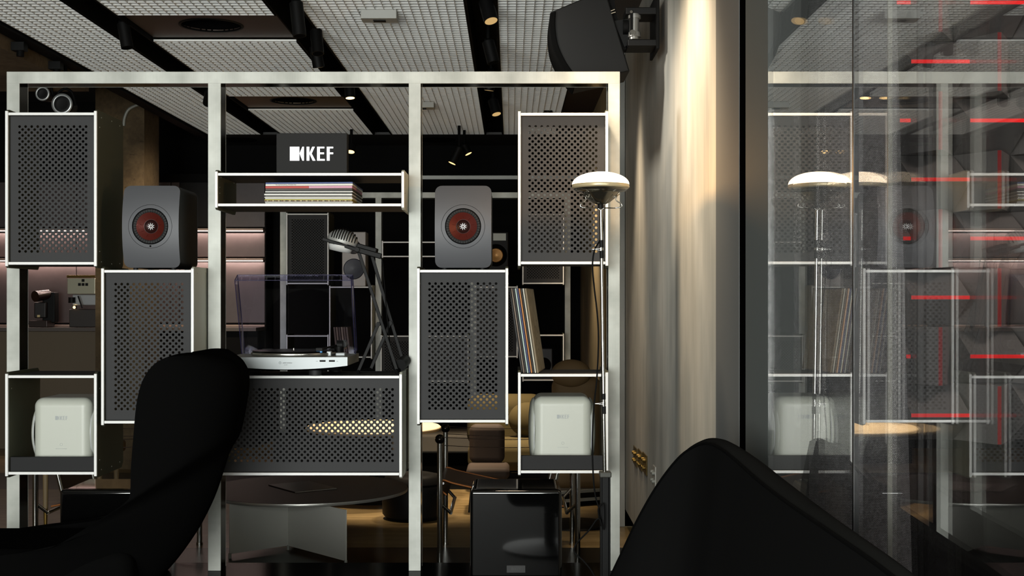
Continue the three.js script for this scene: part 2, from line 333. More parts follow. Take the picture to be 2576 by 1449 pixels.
// ---------------------------------------------------------------- display frame with its cabinets
const ZP = 4.83, ZC = 4.64, DEP = .315;                    // distance of the frame and of the cabinet fronts
const FR = { posts: [[16.5, 49], [523, 555.5], [1028, 1058.5], [1530, 1559.5]], top: [180, 210] };
const PLY = .245;
function makeFrame(label) {
  const t = thing('display_frame', label, 'shelf frame', [0, PLY, -ZP]), d = .09, top = Y(180, ZP) - PLY, rail = Y(210, ZP) - PLY;
  for (const [a, b] of FR.posts) {
    const x0 = X(a, ZP), x1 = X(b, ZP), p = obj('post', bx(x0 + .0008, x1 - .0008, 0, rail + .01, -d + .002, -.002), m.polished, t);
    obj('front_face', rb(x0, x1, 0, rail + .005, -.004, 0, .0015, 1), m.steel, p); obj('rear_face', rb(x0, x1, 0, rail + .005, -d, -d + .004, .0015, 1), m.steel, p);
  }
  const x0 = X(16.5, ZP), x1 = X(1559.5, ZP), r = obj('top_rail', bx(x0 + .001, x1 - .001, rail + .0008, top - .0008, -d + .002, -.002), m.polished, t);
  obj('front_face', rb(x0, x1, rail, top, -.0046, .0004, .0015, 1), m.steel, r); obj('rear_face', rb(x0, x1, rail, top, -d, -d + .004, .0015, 1), m.steel, r);
  return t;
}
const frame = makeFrame('large brushed steel frame with four posts holding dark cabinets');
{ const t = thing('plinth', 'low black mirror-polished plinth carrying the steel frame', 'plinth', [0, 0, 0]);
  obj('top_slab', rb(X(16.5, ZP) - .03, X(1559.5, ZP) + .02, PLY - .03, PLY, -4.55, -4.985, .004), phys(0x060606, .12, 0, { specularIntensity: .015 }), t);
  obj('body', bx(X(16.5, ZP) - .01, X(1559.5, ZP), 0, PLY - .03, -4.57, -4.97), m.matteBlack, t); }

function perfPlate(W, Hh, nc, nr, a, b, r, th) {           // staggered round holes, right through; centre at the origin
  const pos = [], nor = [], S = 14, quad = (A, B, C, D, n) => { for (const p of [A, B, C, A, C, D]) { pos.push(...p); nor.push(...n); } };
  const face = (x0, x1, y0, y1) => { quad([x0, y0, 0], [x1, y0, 0], [x1, y1, 0], [x0, y1, 0], [0, 0, 1]); quad([x1, y0, -th], [x0, y0, -th], [x0, y1, -th], [x1, y1, -th], [0, 0, -1]); };
  const cell = (cx, cy) => {
    const ring = [], sq = [];
    for (let i = 0; i < S; i++) { const an = i / S * 2 * Math.PI + .2, c = Math.cos(an), s = Math.sin(an), k = Math.min(a / 2 / Math.max(1e-6, Math.abs(c)), b / 2 / Math.max(1e-6, Math.abs(s))); ring.push([cx + r * c, cy + r * s]); sq.push([cx + k * c, cy + k * s]); }
    for (let i = 0; i < S; i++) {
      const j = (i + 1) % S, R = ring[i], R2 = ring[j], Q = sq[i], Q2 = sq[j];
      quad([...R, 0], [...Q, 0], [...Q2, 0], [...R2, 0], [0, 0, 1]); quad([...R2, -th], [...Q2, -th], [...Q, -th], [...R, -th], [0, 0, -1]);
      const nx = cx - (R[0] + R2[0]) / 2, ny = cy - (R[1] + R2[1]) / 2, nl = Math.hypot(nx, ny);
      quad([...R, 0], [...R2, 0], [...R2, -th], [...R, -th], [nx / nl, ny / nl, 0]);
      if (Math.abs(Q[0] - Q2[0]) > 1e-9 && Math.abs(Q[1] - Q2[1]) > 1e-9) {          // the corner that the chord cuts off
        const cxn = Math.abs(Math.abs(Q[0] - cx) - a / 2) < 1e-9 ? Q[0] : Q2[0], cyn = Math.abs(Math.abs(Q[1] - cy) - b / 2) < 1e-9 ? Q[1] : Q2[1];
        pos.push(...Q, 0, cxn, cyn, 0, ...Q2, 0); nor.push(0, 0, 1, 0, 0, 1, 0, 0, 1); pos.push(...Q2, -th, cxn, cyn, -th, ...Q, -th); nor.push(0, 0, -1, 0, 0, -1, 0, 0, -1);
      }
    }
  };
  for (let j = 0; j < nr; j++) {
    const y = (j - (nr - 1) / 2) * b, n = j % 2 ? nc - 1 : nc;
    for (let i = 0; i < n; i++) cell((i - (n - 1) / 2) * a, y);
    if (j % 2) { face(-nc * a / 2, -(nc - 1) * a / 2, y - b / 2, y + b / 2); face((nc - 1) * a / 2, nc * a / 2, y - b / 2, y + b / 2); }
  }
  const hx = nc * a / 2, hy = nr * b / 2; face(-W / 2, -hx, -Hh / 2, Hh / 2); face(hx, W / 2, -Hh / 2, Hh / 2); face(-hx, hx, hy, Hh / 2); face(-hx, hx, -Hh / 2, -hy);
  const g = new THREE.BufferGeometry(); g.setAttribute('position', new THREE.Float32BufferAttribute(pos, 3)); g.setAttribute('normal', new THREE.Float32BufferAttribute(nor, 3)); return g;
}
// x0 x1 outer sides; yt yb the strips' outer edges; all pixel rows read at the cabinet front
function makeCabinet(label, x0p, x1p, ytp, ybp, o = {}) {
  const x0 = X(x0p, ZC), x1 = X(x1p, ZC), yt = Y(ytp, ZC), yb = Y(ybp, ZC), cx = (x0 + x1) / 2, w = x1 - x0, h = yt - yb, e = .0102, lip = .0055;
  const t = thing('cabinet', label, 'cabinet', [cx, yb, -ZC], 0, 'cabinets of the front frame');
  for (const s of [-1, 1]) {
    const a = s * w / 2, b = a - s * e, p = obj('side_panel', ext(poly([[0, -lip], [-.012, -lip - .006], [-DEP + .02, -lip - .006], [-DEP, -lip + .014], [-DEP, h + lip - .014], [-DEP + .02, h + lip + .006], [-.012, h + lip + .006], [0, h + lip]]), Math.abs(a - b) - .0008).rotateY(-Math.PI / 2).scale(1, 1, 1).translate(Math.max(a, b) - .0004, 0, 0), s > 0 && o.plate ? m.plate : m.boxSide, t);
    obj('edge_trim', rb(Math.min(a, b), Math.max(a, b), -lip, h + lip, -.006, .0045, .0012, 1), m.alu, p);
    const sc = []; for (const [zz, yy] of [[-.05, .012], [-.17, .008], [-.27, .012], [-.03, .05], [-.05, h - .012], [-.17, h - .008], [-.27, h - .012], [-.03, h - .05]]) sc.push(rod([s * w / 2 - .001, yy, zz], [s * (w / 2 + .0012), yy, zz], .0022, .0022, 8), rod([s * (w / 2 - e) + s * .001, yy, zz], [s * (w / 2 - e - .0008), yy, zz], .0022, .0022, 8));
    obj('screws', sc, m.screw, p).userData.kind = 'stuff';
  }
  for (const k of [0, 1]) {
    const y0 = k ? h - e : 0, p = obj(k ? 'top_panel' : 'bottom_panel', bx(-w / 2 + e, w / 2 - e, y0 + .0006, y0 + e - .0006, -DEP + .012, -.005), m.box, t);
    obj('edge_trim', rb(-w / 2 + e + .0004, w / 2 - e - .0004, y0, y0 + e, -.006, .002, .0012, 1), m.alu, p);
  }
  if (o.perf) {
    const [nc, nr] = o.perf, W = w - 2 * e - .002, Hh = h - 2 * e - .002;
    obj('perforated_front', perfPlate(W, Hh, nc, nr, .02213, .01088, .00495, .003).translate(0, h / 2, -.016), m.box, t);
  }
  if (o.fascia) obj('fascia_board', rb(-w / 2 + e + .001, w / 2 - e - .001, e, e + .0525, -.03, -.014, .002), phys(0x1e1e1f, .6, 0, { specularIntensity: .5 }), t);
  return t;
}
const CAB = [
  makeCabinet('tall perforated dark cabinet at the top of the left bay', 13.8, 244, 283, 666, { perf: [12, 43] }),
  makeCabinet('tall perforated dark cabinet under the left grey loudspeaker, partly behind the high-backed chair', 255, 488, 679, 1065.5, { perf: [12, 43], plate: 1 }),
  makeCabinet('tall perforated dark cabinet under the right grey loudspeaker', 1049, 1278.6, 678.6, 1063, { perf: [12, 43] }),
  makeCabinet('tall perforated dark cabinet at the top of the right bay behind the glowing lamp head', 1303, 1530, 284, 665, { perf: [12, 43] }),
  makeCabinet('low open cabinet at the bottom of the left bay holding a white subwoofer', 13.8, 244, 944, 1194, { fascia: 1 }),
  makeCabinet('low open cabinet at the bottom of the right bay with records leaning on top', 1303, 1530, 940.5, 1190.5, { fascia: 1 }),
  makeCabinet('shallow open shelf box with flat stacked records below the lit sign', 541, 1017, 435, 519, { plate: 1 }),
  makeCabinet('wide perforated low cabinet carrying the turntable in the middle bay', 534, 1011.6, 945, 1196, { perf: [29, 25], plate: 1 }),
];

// ---------------------------------------------------------------- loudspeakers on the cabinets
function bulge(x, y, hw, hh) { return .030 * (1 - (y / hh) ** 2) + .004 * (1 - (x / hw) ** 2); }
function makeMonitor(label, px, z) {
  const hw = .1035, hh = .151, R = .024, base = Y(679, ZC) + .009, t = thing('bookshelf_speaker', label, 'loudspeaker', [X(px, z), base, -z], 0, 'grey loudspeakers on the cabinets');
  const inside = (x, y) => { const ax = Math.abs(x), ay = Math.abs(y); if (ax > hw || ay > hh) return false; const dx = ax - (hw - R), dy = ay - (hh - R); return !(dx > 0 && dy > 0 && dx * dx + dy * dy > R * R); };
  const edge = (an) => { let a = 0, b = .3; for (let k = 0; k < 24; k++) { const c = (a + b) / 2; inside(c * Math.cos(an), c * Math.sin(an)) ? a = c : b = c; } return a; };
  const ring = []; const NA = 160; for (let i = 0; i <= NA; i++) ring.push(edge(i / NA * 2 * Math.PI));
  const cy = hh, dy = .0015, r0 = .066;
  const at = (u, v) => { const i = Math.round(u * NA), an = i / NA * 2 * Math.PI, r = r0 + (ring[i] - r0) * v, x = r * Math.cos(an), y = r * Math.sin(an); return [x, cy + y, bulge(x, y, hw, hh) - .002]; };
  obj('baffle', grid(NA, 18, at, true), m.speakerGrey, t);
  const side = grid(NA, 6, (u, v) => { const i = Math.round(u * NA), an = i / NA * 2 * Math.PI, e = ring[i], x = e * Math.cos(an), y = e * Math.sin(an); return [x * (1 - .01 * v), cy + y, (bulge(x, y, hw, hh) - .002) * (1 - v) - .255 * v]; }, true);
  const back = grid(NA, 1, (u, v) => { const i = Math.round(u * NA), an = i / NA * 2 * Math.PI, e = ring[i] * (1 - v); return [e * Math.cos(an), cy + e * Math.sin(an), -.255]; }, true);
  obj('cabinet_body', [side, back], m.speakerBody, t);
  const f0 = bulge(0, 0, hw, hh) - .002, circ = []; for (let i = 0; i < 64; i++) { const an = i / 64 * 2 * Math.PI, x = .0795 * Math.cos(an), y = .0795 * Math.sin(an); circ.push([x, cy + y, bulge(x, y, hw, hh) - .0018]); }
  obj('trim_line', tube(circ, .0006, 96, true, 5), m.soft, t);
  const dr = obj('driver', latheZ([[.0662, -.02], [.0662, -.001], [.0645, .0006], [.0635, -.002]], 64).translate(0, cy, f0), m.soft, t);
  const rib = []; for (let i = 0; i < 40; i++) { const an = i / 40 * 2 * Math.PI; rib.push(new THREE.SphereGeometry(.0032, 8, 6).scale(2.1, .75, .8).rotateZ(an).translate(.0572 * Math.cos(an), .0572 * Math.sin(an), 0)); }
  obj('surround', [latheZ([[.0636, -.003], [.060, -.0005], [.0545, -.0012], [.0505, -.004]], 64).translate(0, cy, f0), ...rib.map(g => g.translate(0, cy, f0 - .0006))], m.rubber, dr);
  obj('cone', [latheZ([[.0512, -.0028], [.0495, -.0034], [.040, -.0085], [.026, -.015]], 64).translate(0, cy, f0), ...Array.from({ length: 9 }, (_, i) => { const an = (i + .25) / 9 * 2 * Math.PI, c = Math.cos(an), s = Math.sin(an); return rod([.029 * c, cy + .029 * s, f0 - .0130], [.040 * c, cy + .040 * s, f0 - .0078], .0006, .0006, 6); })], m.cone, dr);
  obj('throat', [latheZ([[.0262, -.0148], [.0255, -.0125], [.0245, -.0148], [.014, -.021], [0, -.022]], 48).translate(0, cy, f0)], m.coneDark, dr);
  const fin = []; for (let i = 0; i < 9; i++) { const an = (i + .5) / 9 * 2 * Math.PI; fin.push(new THREE.BoxGeometry(.0095, .0017, .006).translate(.0082, 0, 0).rotateZ(an)); fin.push(new THREE.SphereGeometry(.0017, 8, 6).rotateZ(an).translate(.0125 * Math.cos(an), .0125 * Math.sin(an), .002)); }
  obj('waveguide', fin.map(g => g.translate(0, cy, f0 - .0165)), mat(0x8f8f8f, .3, .6), dr);
  each('foot', [[-.07, -.03], [.07, -.03], [-.07, -.22], [.07, -.22]].map(([a, b]) => rod([a, -.0075, b], [a, .002, b], .009, .009, 12)), m.rubber, t);
  return { t, f0, cy };
}
{ const a = makeMonitor('grey loudspeaker with copper cone on the left perforated cabinet', 383.5, 4.685);
  obj('sensor_dot', latheZ([[0, .0004], [.0032, .0004], [.0036, -.001]], 16).translate(-.0005, a.cy - .0722, bulge(0, -.0722, .1035, .151) - .0012), m.soft, a.t);
  copy(a.t, [X(1165.6, 4.685), a.t.position.y, -4.685], 0, 'grey loudspeaker with copper cone on the right perforated cabinet').getObjectByName('sensor_dot').removeFromParent(); }

function makeWhiteSub(label, px, z) {
  const y0 = CAB[4].position.y + .0129, w = .215, h = .262, d = .235, t = thing('white_subwoofer', label, 'subwoofer', [X(px, z), y0, -z], 0, 'white cube subwoofers');
  const s = new THREE.Shape(), r = .03, r2 = .012; s.moveTo(-w / 2 + r2, 0); s.lineTo(w / 2 - r2, 0); s.quadraticCurveTo(w / 2, 0, w / 2, r2); s.lineTo(w / 2, h - r); s.quadraticCurveTo(w / 2, h, w / 2 - r, h); s.lineTo(-w / 2 + r, h); s.quadraticCurveTo(-w / 2, h, -w / 2, h - r); s.lineTo(-w / 2, r2); s.quadraticCurveTo(-w / 2, 0, -w / 2 + r2, 0);
  const body = rb(-w / 2, w / 2, 0, h, -d, 0, .034, 8);
  obj('body', body, m.whiteSub, t);
  for (const k of [-1, 1]) {
    const c = obj('driver_dome', lathe([[.118, 0], [.117, .008], [.1, .016], [.06, .021], [0, .023]], 48).rotateZ(-k * Math.PI / 2).translate(k * (w / 2 - .004), h / 2, -d / 2 - .006), m.whiteSub, t);
    obj('seam', lathe([[.1185, 0], [.1195, .0015], [.1185, .003]], 48).rotateZ(-k * Math.PI / 2).translate(k * (w / 2 - .003), h / 2, -d / 2 - .006), m.whiteEdge, c);
  }
  obj('logo', kefLogo(.0145, .0004).map(g => g.translate(-.022, h * .69, .0002)), m.logoGrey, t);
  obj('ring_emblem', [latheZ([[.0042, 0], [.0047, .0006], [.0052, 0]], 24).translate(0, .090, .0002)], m.logoGrey, t);
  obj('lettering', text('Uni-Core technology', .0032, 0, .0735, .0001, fontR), m.logoGrey, t);
  each('foot', [[-.07, -.04], [.07, -.04], [-.07, -.2], [.07, -.2]].map(([a, b]) => rod([a, -.0025, b], [a, .006, b], .012, .012, 12)), m.rubber, t);
  return t;
}
{ const a = makeWhiteSub('white cube subwoofer inside the lower left open cabinet', 154, 4.70);
  copy(a, [X(1416, 4.70), CAB[5].position.y + .0129, -4.70], 0, 'white cube subwoofer inside the lower right open cabinet behind the lamp rod'); }

function makeBlackSub(label, px) {
  const z = 4.63, w = .336, h = .338, d = .30, t = thing('black_subwoofer', label, 'subwoofer', [X(px, z), PLY, -z], 0, 'gloss black subwoofers on the plinth');
  obj('body', rb(-w / 2, w / 2, .012, h, -d, -.004, .024, 6), m.gloss, t);
  obj('front_panel', rb(-w / 2 + .001, w / 2 - .001, .013, h - .001, -.03, 0, .014, 4), m.gloss, t);
  obj('name_plate', [rb(-.034, .034, .036, .062, -.001, .0012, .0005, 1)], mat(0x1d1d1d, .5), t);
  obj('plate_logo', kefLogo(.011, .0003).map(g => g.translate(-.017, .0435, .0013)), mat(0x2c2c2c, .5), t);
  each('foot', [[-.13, -.04], [.13, -.04], [-.13, -.26], [.13, -.26]].map(([a, b]) => rod([a, .0004, b], [a, .016, b], .015, .015, 14)), m.rubber, t);
  return t;
}
{ const a = makeBlackSub('gloss black subwoofer on the plinth below the right open cabinet', 1298);
  copy(a, [X(264, 4.63), PLY, -4.63], 0, 'gloss black subwoofer on the plinth below the left open cabinet, half behind the chair'); }

// lit sign
{ const z = 4.70, x0 = X(695, z), x1 = X(873, z), y0 = Y(435, ZC) + .0002, y1 = Y(335, z), t = thing('lit_sign', 'small dark box sign with glowing white letters on the shelf box', 'sign', [0, y0, -z]);
  obj('case', rb(x0, x1, 0, y1 - y0, -.05, 0, .002), phys(0x1c1c1c, .6, 0, { specularIntensity: .4 }), t);
  const k = z / F / 11.71, hgt = 408 * k;
  obj('glowing_logo', kefLogo(hgt, .001).map(g => g.translate(X(680 + 578 / 11.71, z), Y(330 + 868 / 11.71, z) - y0, .0002)), glow(0xffffff, 2.4), t); }

// flat stack of records in the shelf box (bottom to top)
{ const cols = [
    ['#cfd0cb', 'white sleeve record at the very bottom of the flat stack', 3.0], ['#c9cac4', 'second white sleeve record from the bottom of the flat stack', 3.6],
    ['#8c7a5c', 'record with a mottled brown patchwork spine, under the yellow-spined one', 4.4], ['#d8cf3a', 'record with a thin yellow spine in the flat stack', 2.4],
    ['#d8d8d2', 'white sleeve record resting directly on the yellow-spined one', 4.0], ['#d6d5cf', 'second white sleeve record above the yellow-spined one', 4.2],
    ['#4b4a44', 'thin charcoal record in the middle of the flat stack, below a white one', 3.4], ['#e2e2de', 'thick white record in the middle of the flat stack between two charcoal ones', 5.4],
    ['#3f403a', 'charcoal record just above the thick white one mid-stack', 4.2], ['#e6e6e2', 'thin white record under the two black spines', 3.6],
    ['#232323', 'black-spined record directly on the thin white one', 3.6], ['#54483e', 'dark brown record below the red and pink one', 4.8],
    ['#a83228', 'record with a half red, half pink spine near the top of the stack', 7.0], ['#e4e4da', 'thick off-white record second from the top, with black lettering', 6.4], ['#3c528c', 'blue-spined record on top of the flat stack', 4.8]];
  let y = Y(519, ZC) + .0103; const total = cols.reduce((a, c) => a + c[2], 0), sc = (Y(458.5, 4.66) - y) / total, r = rng(5);
  cols.forEach(([c, label, hpx], i) => {
    const hh = hpx * sc, w = .320 + (r() - .5) * .005, dx = (r() - .5) * .004, t = thing('record', label, 'record', [X(777, 4.66) + dx, y, -4.652 - r() * .004], 0, 'records in the flat stack');
    t.rotation.z = i < 9 ? 0 : (i - 8) * .0012;
    if (i === 12) { obj('sleeve', rb(-w / 2, 0, .0002, hh - .0004, -.315, 0, .0008, 1), mat('#b5342a', .5), t); obj('sleeve_pink', rb(0, w / 2, .0002, hh - .0004, -.315, 0, .0008, 1), mat('#d29ab2', .5), t); }
    else obj('sleeve', rb(-w / 2, w / 2, .0002, hh - .0005, -.315, 0, .0008, 1), mat(c, .5), t);
    if (i === 13) obj('spine_lettering', text("The Supreme Jubilees, It'll All Be Over", .0030, -w / 2 + .075, hh * .36, .0001), mat(0x222222, .6), t);
    if (i === 2) { const q = [[], [], []]; for (let k = 0; k < 46; k++) q[k % 3].push(bx(-w / 2 + .002 + k * .0068, -w / 2 + .002 + k * .0068 + .003 + r() * .0035, hh * .15, hh * .85, 0, .0002)); ['#5a2a1c', '#c2b49a', '#2a2622'].forEach((cc, k) => obj('spine_print', q[k], mat(cc, .5), t)); }
    y += hh;
  }); }
// records leaning on the lower right cabinet
{ const cols = [['#1d1c1b', 'black sleeve record, leftmost of the leaning row'], ['#77685c', 'brown-grey sleeve record, second in the leaning row'], ['#1b1a1a', 'thin black sleeve record third in the leaning row'], ['#aebfb9', 'pale blue-grey sleeve record in the middle of the leaning row'], ['#39406a', 'dark blue sleeve record in the leaning row'], ['#b8793f', 'orange sleeve record in the leaning row'], ['#1a1918', 'black sleeve record just behind the kraft brown cover'], ['#c6c2b4', 'off-white sleeve record pressed behind the kraft brown cover']];
  const y0 = Y(940.5, ZC) + .0005, tilt = .146, yaw = -.10, step = .0070;
  cols.push(['#7a6a50', 'record with a kraft brown illustrated cover, rightmost of the leaning row']);
  cols.forEach(([c, label], i) => {
    const th = i === 8 ? .007 : .0052, t = thing('leaning_record', label, 'record', [X(1315, 4.67) + (i === 8 ? .0022 : 0) + i * step / Math.cos(tilt), y0 + .0014, -4.67], 0, 'records leaning on the right cabinet');
    t.rotation.order = 'YZX'; t.rotation.set(0, yaw, tilt);
    obj('sleeve', rb(-th, 0, 0, .314, -.314, 0, .0009, 1), mat(c, .6), t);
    if (i === 8) { const g = new THREE.PlaneGeometry(.306, .306).rotateY(Math.PI / 2).translate(.0003, .157, -.157); obj('cover_print', g, mat(0xffffff, .7, 0, { map: coverMap }), t, true); }
  }); }

// turntable
{ const z = 4.60, top = Y(899, z), base = Y(945, ZC) + .0003, t = thing('turntable', 'silver turntable with an open clear dust cover on the wide cabinet', 'turntable', [X(718.5, z), base, -z]), w = .447, d = .345, h = top - base, P = (px, py) => [X(px, z) - X(718.5, z), Y(py, z) - base];
  const sh = new THREE.Shape(); sh.moveTo(...P(563, 899)); sh.lineTo(...P(874, 898.5)); sh.lineTo(...P(874, 920)); sh.quadraticCurveTo(...P(800, 929.5), ...P(717, 929.5)); sh.quadraticCurveTo(...P(650, 929), ...P(598, 923.5)); sh.quadraticCurveTo(...P(585, 915), ...P(563, 899));
  const side = new THREE.Shape(); obj('plinth', ext(sh, .004).translate(0, 0, -.004), m.silver, t);
  obj('plinth_body', ext(sh, d - .005).translate(0, 0, -d), m.silverDark, t);
  obj('underside', [rb(-.17, .19, .020, .034, -d + .02, -.02, .004)], m.soft, t);
  each('foot', [[-.17, -.05], [.1, -.05], [-.17, -.29], [.14, -.29]].map(([a, b]) => rod([a, 0, b], [a, .026, b], .024, .024, 24)), m.rubber, t);
  const cx = .0, cz = -.172;
  const pl = obj('platter', lathe([[0, .001], [.155, .001], [.158, .004], [.158, .0115], [.156, .013], [0, .013]], 72).translate(cx, h, cz), mat(0xb9b7b0, .22, .9), t);
  obj('slipmat', lathe([[0, .0131], [.153, .0131], [.153, .019], [0, .0195]], 64).translate(cx, h, cz), m.vinyl, t);
  obj('spindle', rod([cx, h + .018, cz], [cx, h + .027, cz], .0035, .0025), m.chrome, pl);
  const arm = obj('tonearm', [rod([.158, h, -.26], [.158, h + .03, -.26], .02, .018, 20), rod([.158, h + .036, -.29], [.118, h + .027, -.09], .004), rod([.150, h + .036, -.262], [.172, h + .036, -.262], .018, .018, 20)], m.matteBlack, t);
  obj('headshell', [rb(.098, .124, h + .020, h + .032, -.10, -.065, .002)], m.matteBlack, arm); obj('cartridge', [rb(.100, .122, h + .014, h + .021, -.095, -.07, .002)], m.blue, arm);
  obj('counterweight', rod([.164, h + .036, -.30], [.170, h + .037, -.325], .017, .017, 20), mat(0x8b8d8d, .3, .7), arm);
  each('armrest', [rb(.128, .150, h, h + .018, -.13, -.10, .003), rb(.165, .2, h, h + .012, -.16, -.11, .004)], m.silver, t);
  const pill = (x0, x1, py) => rb(P(x0, 0)[0], P(x1, 0)[0], P(0, py + 2.2)[1], P(0, py - 2.2)[1], -.001, .0008, .0008, 2);
  obj('button', pill(591, 606, 908.5), m.matteBlack, t); obj('button', pill(804, 819, 908), m.matteBlack, t); obj('button', pill(827.5, 842.5, 908), m.matteBlack, t);
  const L = (s, sz, px, py, f) => text(s, sz, P(px, 0)[0], P(0, py)[1], .0001, f);
  obj('lettering', [L('audio-technica', .0034, 723, 914), L('START', .0021, 797.5, 909.6, fontR), L('STOP', .0021, 848.5, 909.6, fontR), L('SPEED', .0019, 585.5, 910, fontR), L('33', .0016, 613, 907.5, fontR), L('45', .0016, 613, 911.6, fontR), L('AT-LP3XBT', .0019, 719, 918.6, fontR), latheZ([[.0040, 0], [.0043, .0004], [.0046, 0]], 28).translate(P(704.5, 0)[0], P(0, 912.5)[1], .0003), rod([P(704.5, 0)[0] - .002, P(0, 914)[1], .0002], [P(704.5, 0)[0], P(0, 910)[1], .0002], .0002, .0002, 5), rod([P(704.5, 0)[0] + .002, P(0, 914)[1], .0002], [P(704.5, 0)[0], P(0, 910)[1], .0002], .0002, .0002, 5)], mat(0x2a2a2a, .5), t);
  // dust cover hinged at the back, tipped towards us at the top
  const lid = new THREE.Group(); lid.name = 'dust_cover'; t.add(lid); lid.position.set(0, h + .012, -d + .012); lid.rotation.x = .42;
  const W = .436, HH = .318, D = .052, q = .003;
  obj('cover_panel', [bx(-W / 2, W / 2, 0, HH, -q, 0)], m.acrylic, lid);
  obj('cover_rims', [bx(-W / 2, -W / 2 + q, 0, HH, 0, D), bx(W / 2 - q, W / 2, 0, HH, 0, D), bx(-W / 2 + q, W / 2 - q, HH - q, HH, 0, D), bx(-W / 2 + q, W / 2 - q, 0, q, 0, D)], m.acrylic, lid);
  const e = .0013; obj('cover_edges', [rod([-W / 2, 0, D], [-W / 2, HH, D], e), rod([W / 2, 0, D], [W / 2, HH, D], e), rod([-W / 2, HH, D], [W / 2, HH, D], e), rod([-W / 2, HH, 0], [W / 2, HH, 0], e), rod([-W / 2, HH, 0], [-W / 2, HH, D], e), rod([W / 2, HH, 0], [W / 2, HH, D], e), rod([-W / 2, 0, 0], [-W / 2, HH, 0], e), rod([W / 2, 0, 0], [W / 2, HH, 0], e), rod([-W / 2, 0, D], [W / 2, 0, D], e)], m.acrylicEdge, lid);
  each('hinge', [rb(-.15, -.11, h - .01, h + .02, -d + .002, -d + .02, .003), rb(.11, .15, h - .01, h + .02, -d + .002, -d + .02, .003)], m.matteBlack, t);
}

// black articulated desk lamp
{ const z = 4.76, base = Y(945, ZC) + .0033, t = thing('desk_lamp', 'black articulated desk lamp with a ribbed grey head beside the turntable', 'lamp', [X(960, z), base, -z]), P = (px, py, dz = 0) => [X(px, z) - X(960, z), Y(py, z) - base, dz], w = .0125;
  const arm = (a, b, zz) => bar(P(a[0], a[1], zz), P(b[0], b[1], zz), w, .006);
  obj('main_arm', arm([904, 632], [1000, 930], .03), m.matteBlack, t); obj('main_arm', arm([934, 645], [1014, 917], -.03), m.matteBlack, t);
  obj('strut', arm([954, 815], [905, 931], .038), m.matteBlack, t); obj('strut', arm([980, 813], [932, 927], -.022), m.matteBlack, t);
  each('pivot', [[954, 815, .03], [980, 813, -.03], [902, 629, .03]].map(([a, b, c]) => rod(P(a, b, c - .008), P(a, b, c + .016), .008, .008, 18)), m.matteBlack, t);
  each('foot_bar', [rod(P(903, 934, .045), P(934, 930, -.03), .007), rod(P(998, 933, .04), P(1017, 924, -.04), .008), rod(P(905, 934, .04), P(1000, 934, .04), .003)], m.black, t);
  obj('counterweight', [rod(P(1008, 918, .02), P(1016, 908, -.05), .022, .022, 24)], m.matteBlack, t);
  obj('head_bar', [bar(P(818, 603, .034), P(905, 631, .034), .0125, .008), bar(P(905, 630, .03), P(955, 644, .03), .021, .014)], m.matteBlack, t);
  obj('head_block', [rb(P(896, 0)[0], P(948, 0)[0], -.011, .011, -.03, .03, .004).rotateZ(0).applyMatrix4(new THREE.Matrix4().makeTranslation(0, 0, 0)).translate(0, 0, 0)].map(g => { g.computeBoundingBox(); const c = (g.boundingBox.min.x + g.boundingBox.max.x) / 2; return g.translate(-c, 0, 0).rotateZ(-.27).translate(...P(924, 626)); }), m.matteBlack, t);
  const sh = obj('shade', new THREE.SphereGeometry(1, 36, 20, 0, Math.PI * 2, 0, Math.PI * .56).scale(.058, .042, .045).rotateZ(-.27).translate(...P(862, 606)), mat(0x9c9c98, .45, .3), t);
  const ribs = []; for (let i = -4; i <= 5; i++) { const k = i / 6, s = Math.sqrt(1 - k * k) * 1.05, pts = []; for (let a = 0; a <= 12; a++) { const an = a / 12 * Math.PI; pts.push([k * .058, Math.sin(an) * .042 * s + .001, Math.cos(an) * .045 * s]); } ribs.push(tube(pts, .0019, 24, false, 6)); }
  obj('rib_cage', ribs.map(g => g.rotateZ(-.27).translate(...P(862, 605))), m.black, sh);
  obj('diffuser', lathe([[0, -.024], [.040, -.022], [.046, -.004], [.046, 0]], 40).scale(1, 1, .9).rotateZ(-.2).translate(...P(858, 618)), phys(0xf2f2f0, .5, 0, { transmission: .3, thickness: 0 }), t);
  obj('lamp_cable', tube([P(950, 640, 0), P(960, 650, .004), P(966, 700, .004), P(973, 790, 0), P(980, 860, 0), P(981, 900, -.01), P(990, 932, -.03)], .0022), m.black, t);
}

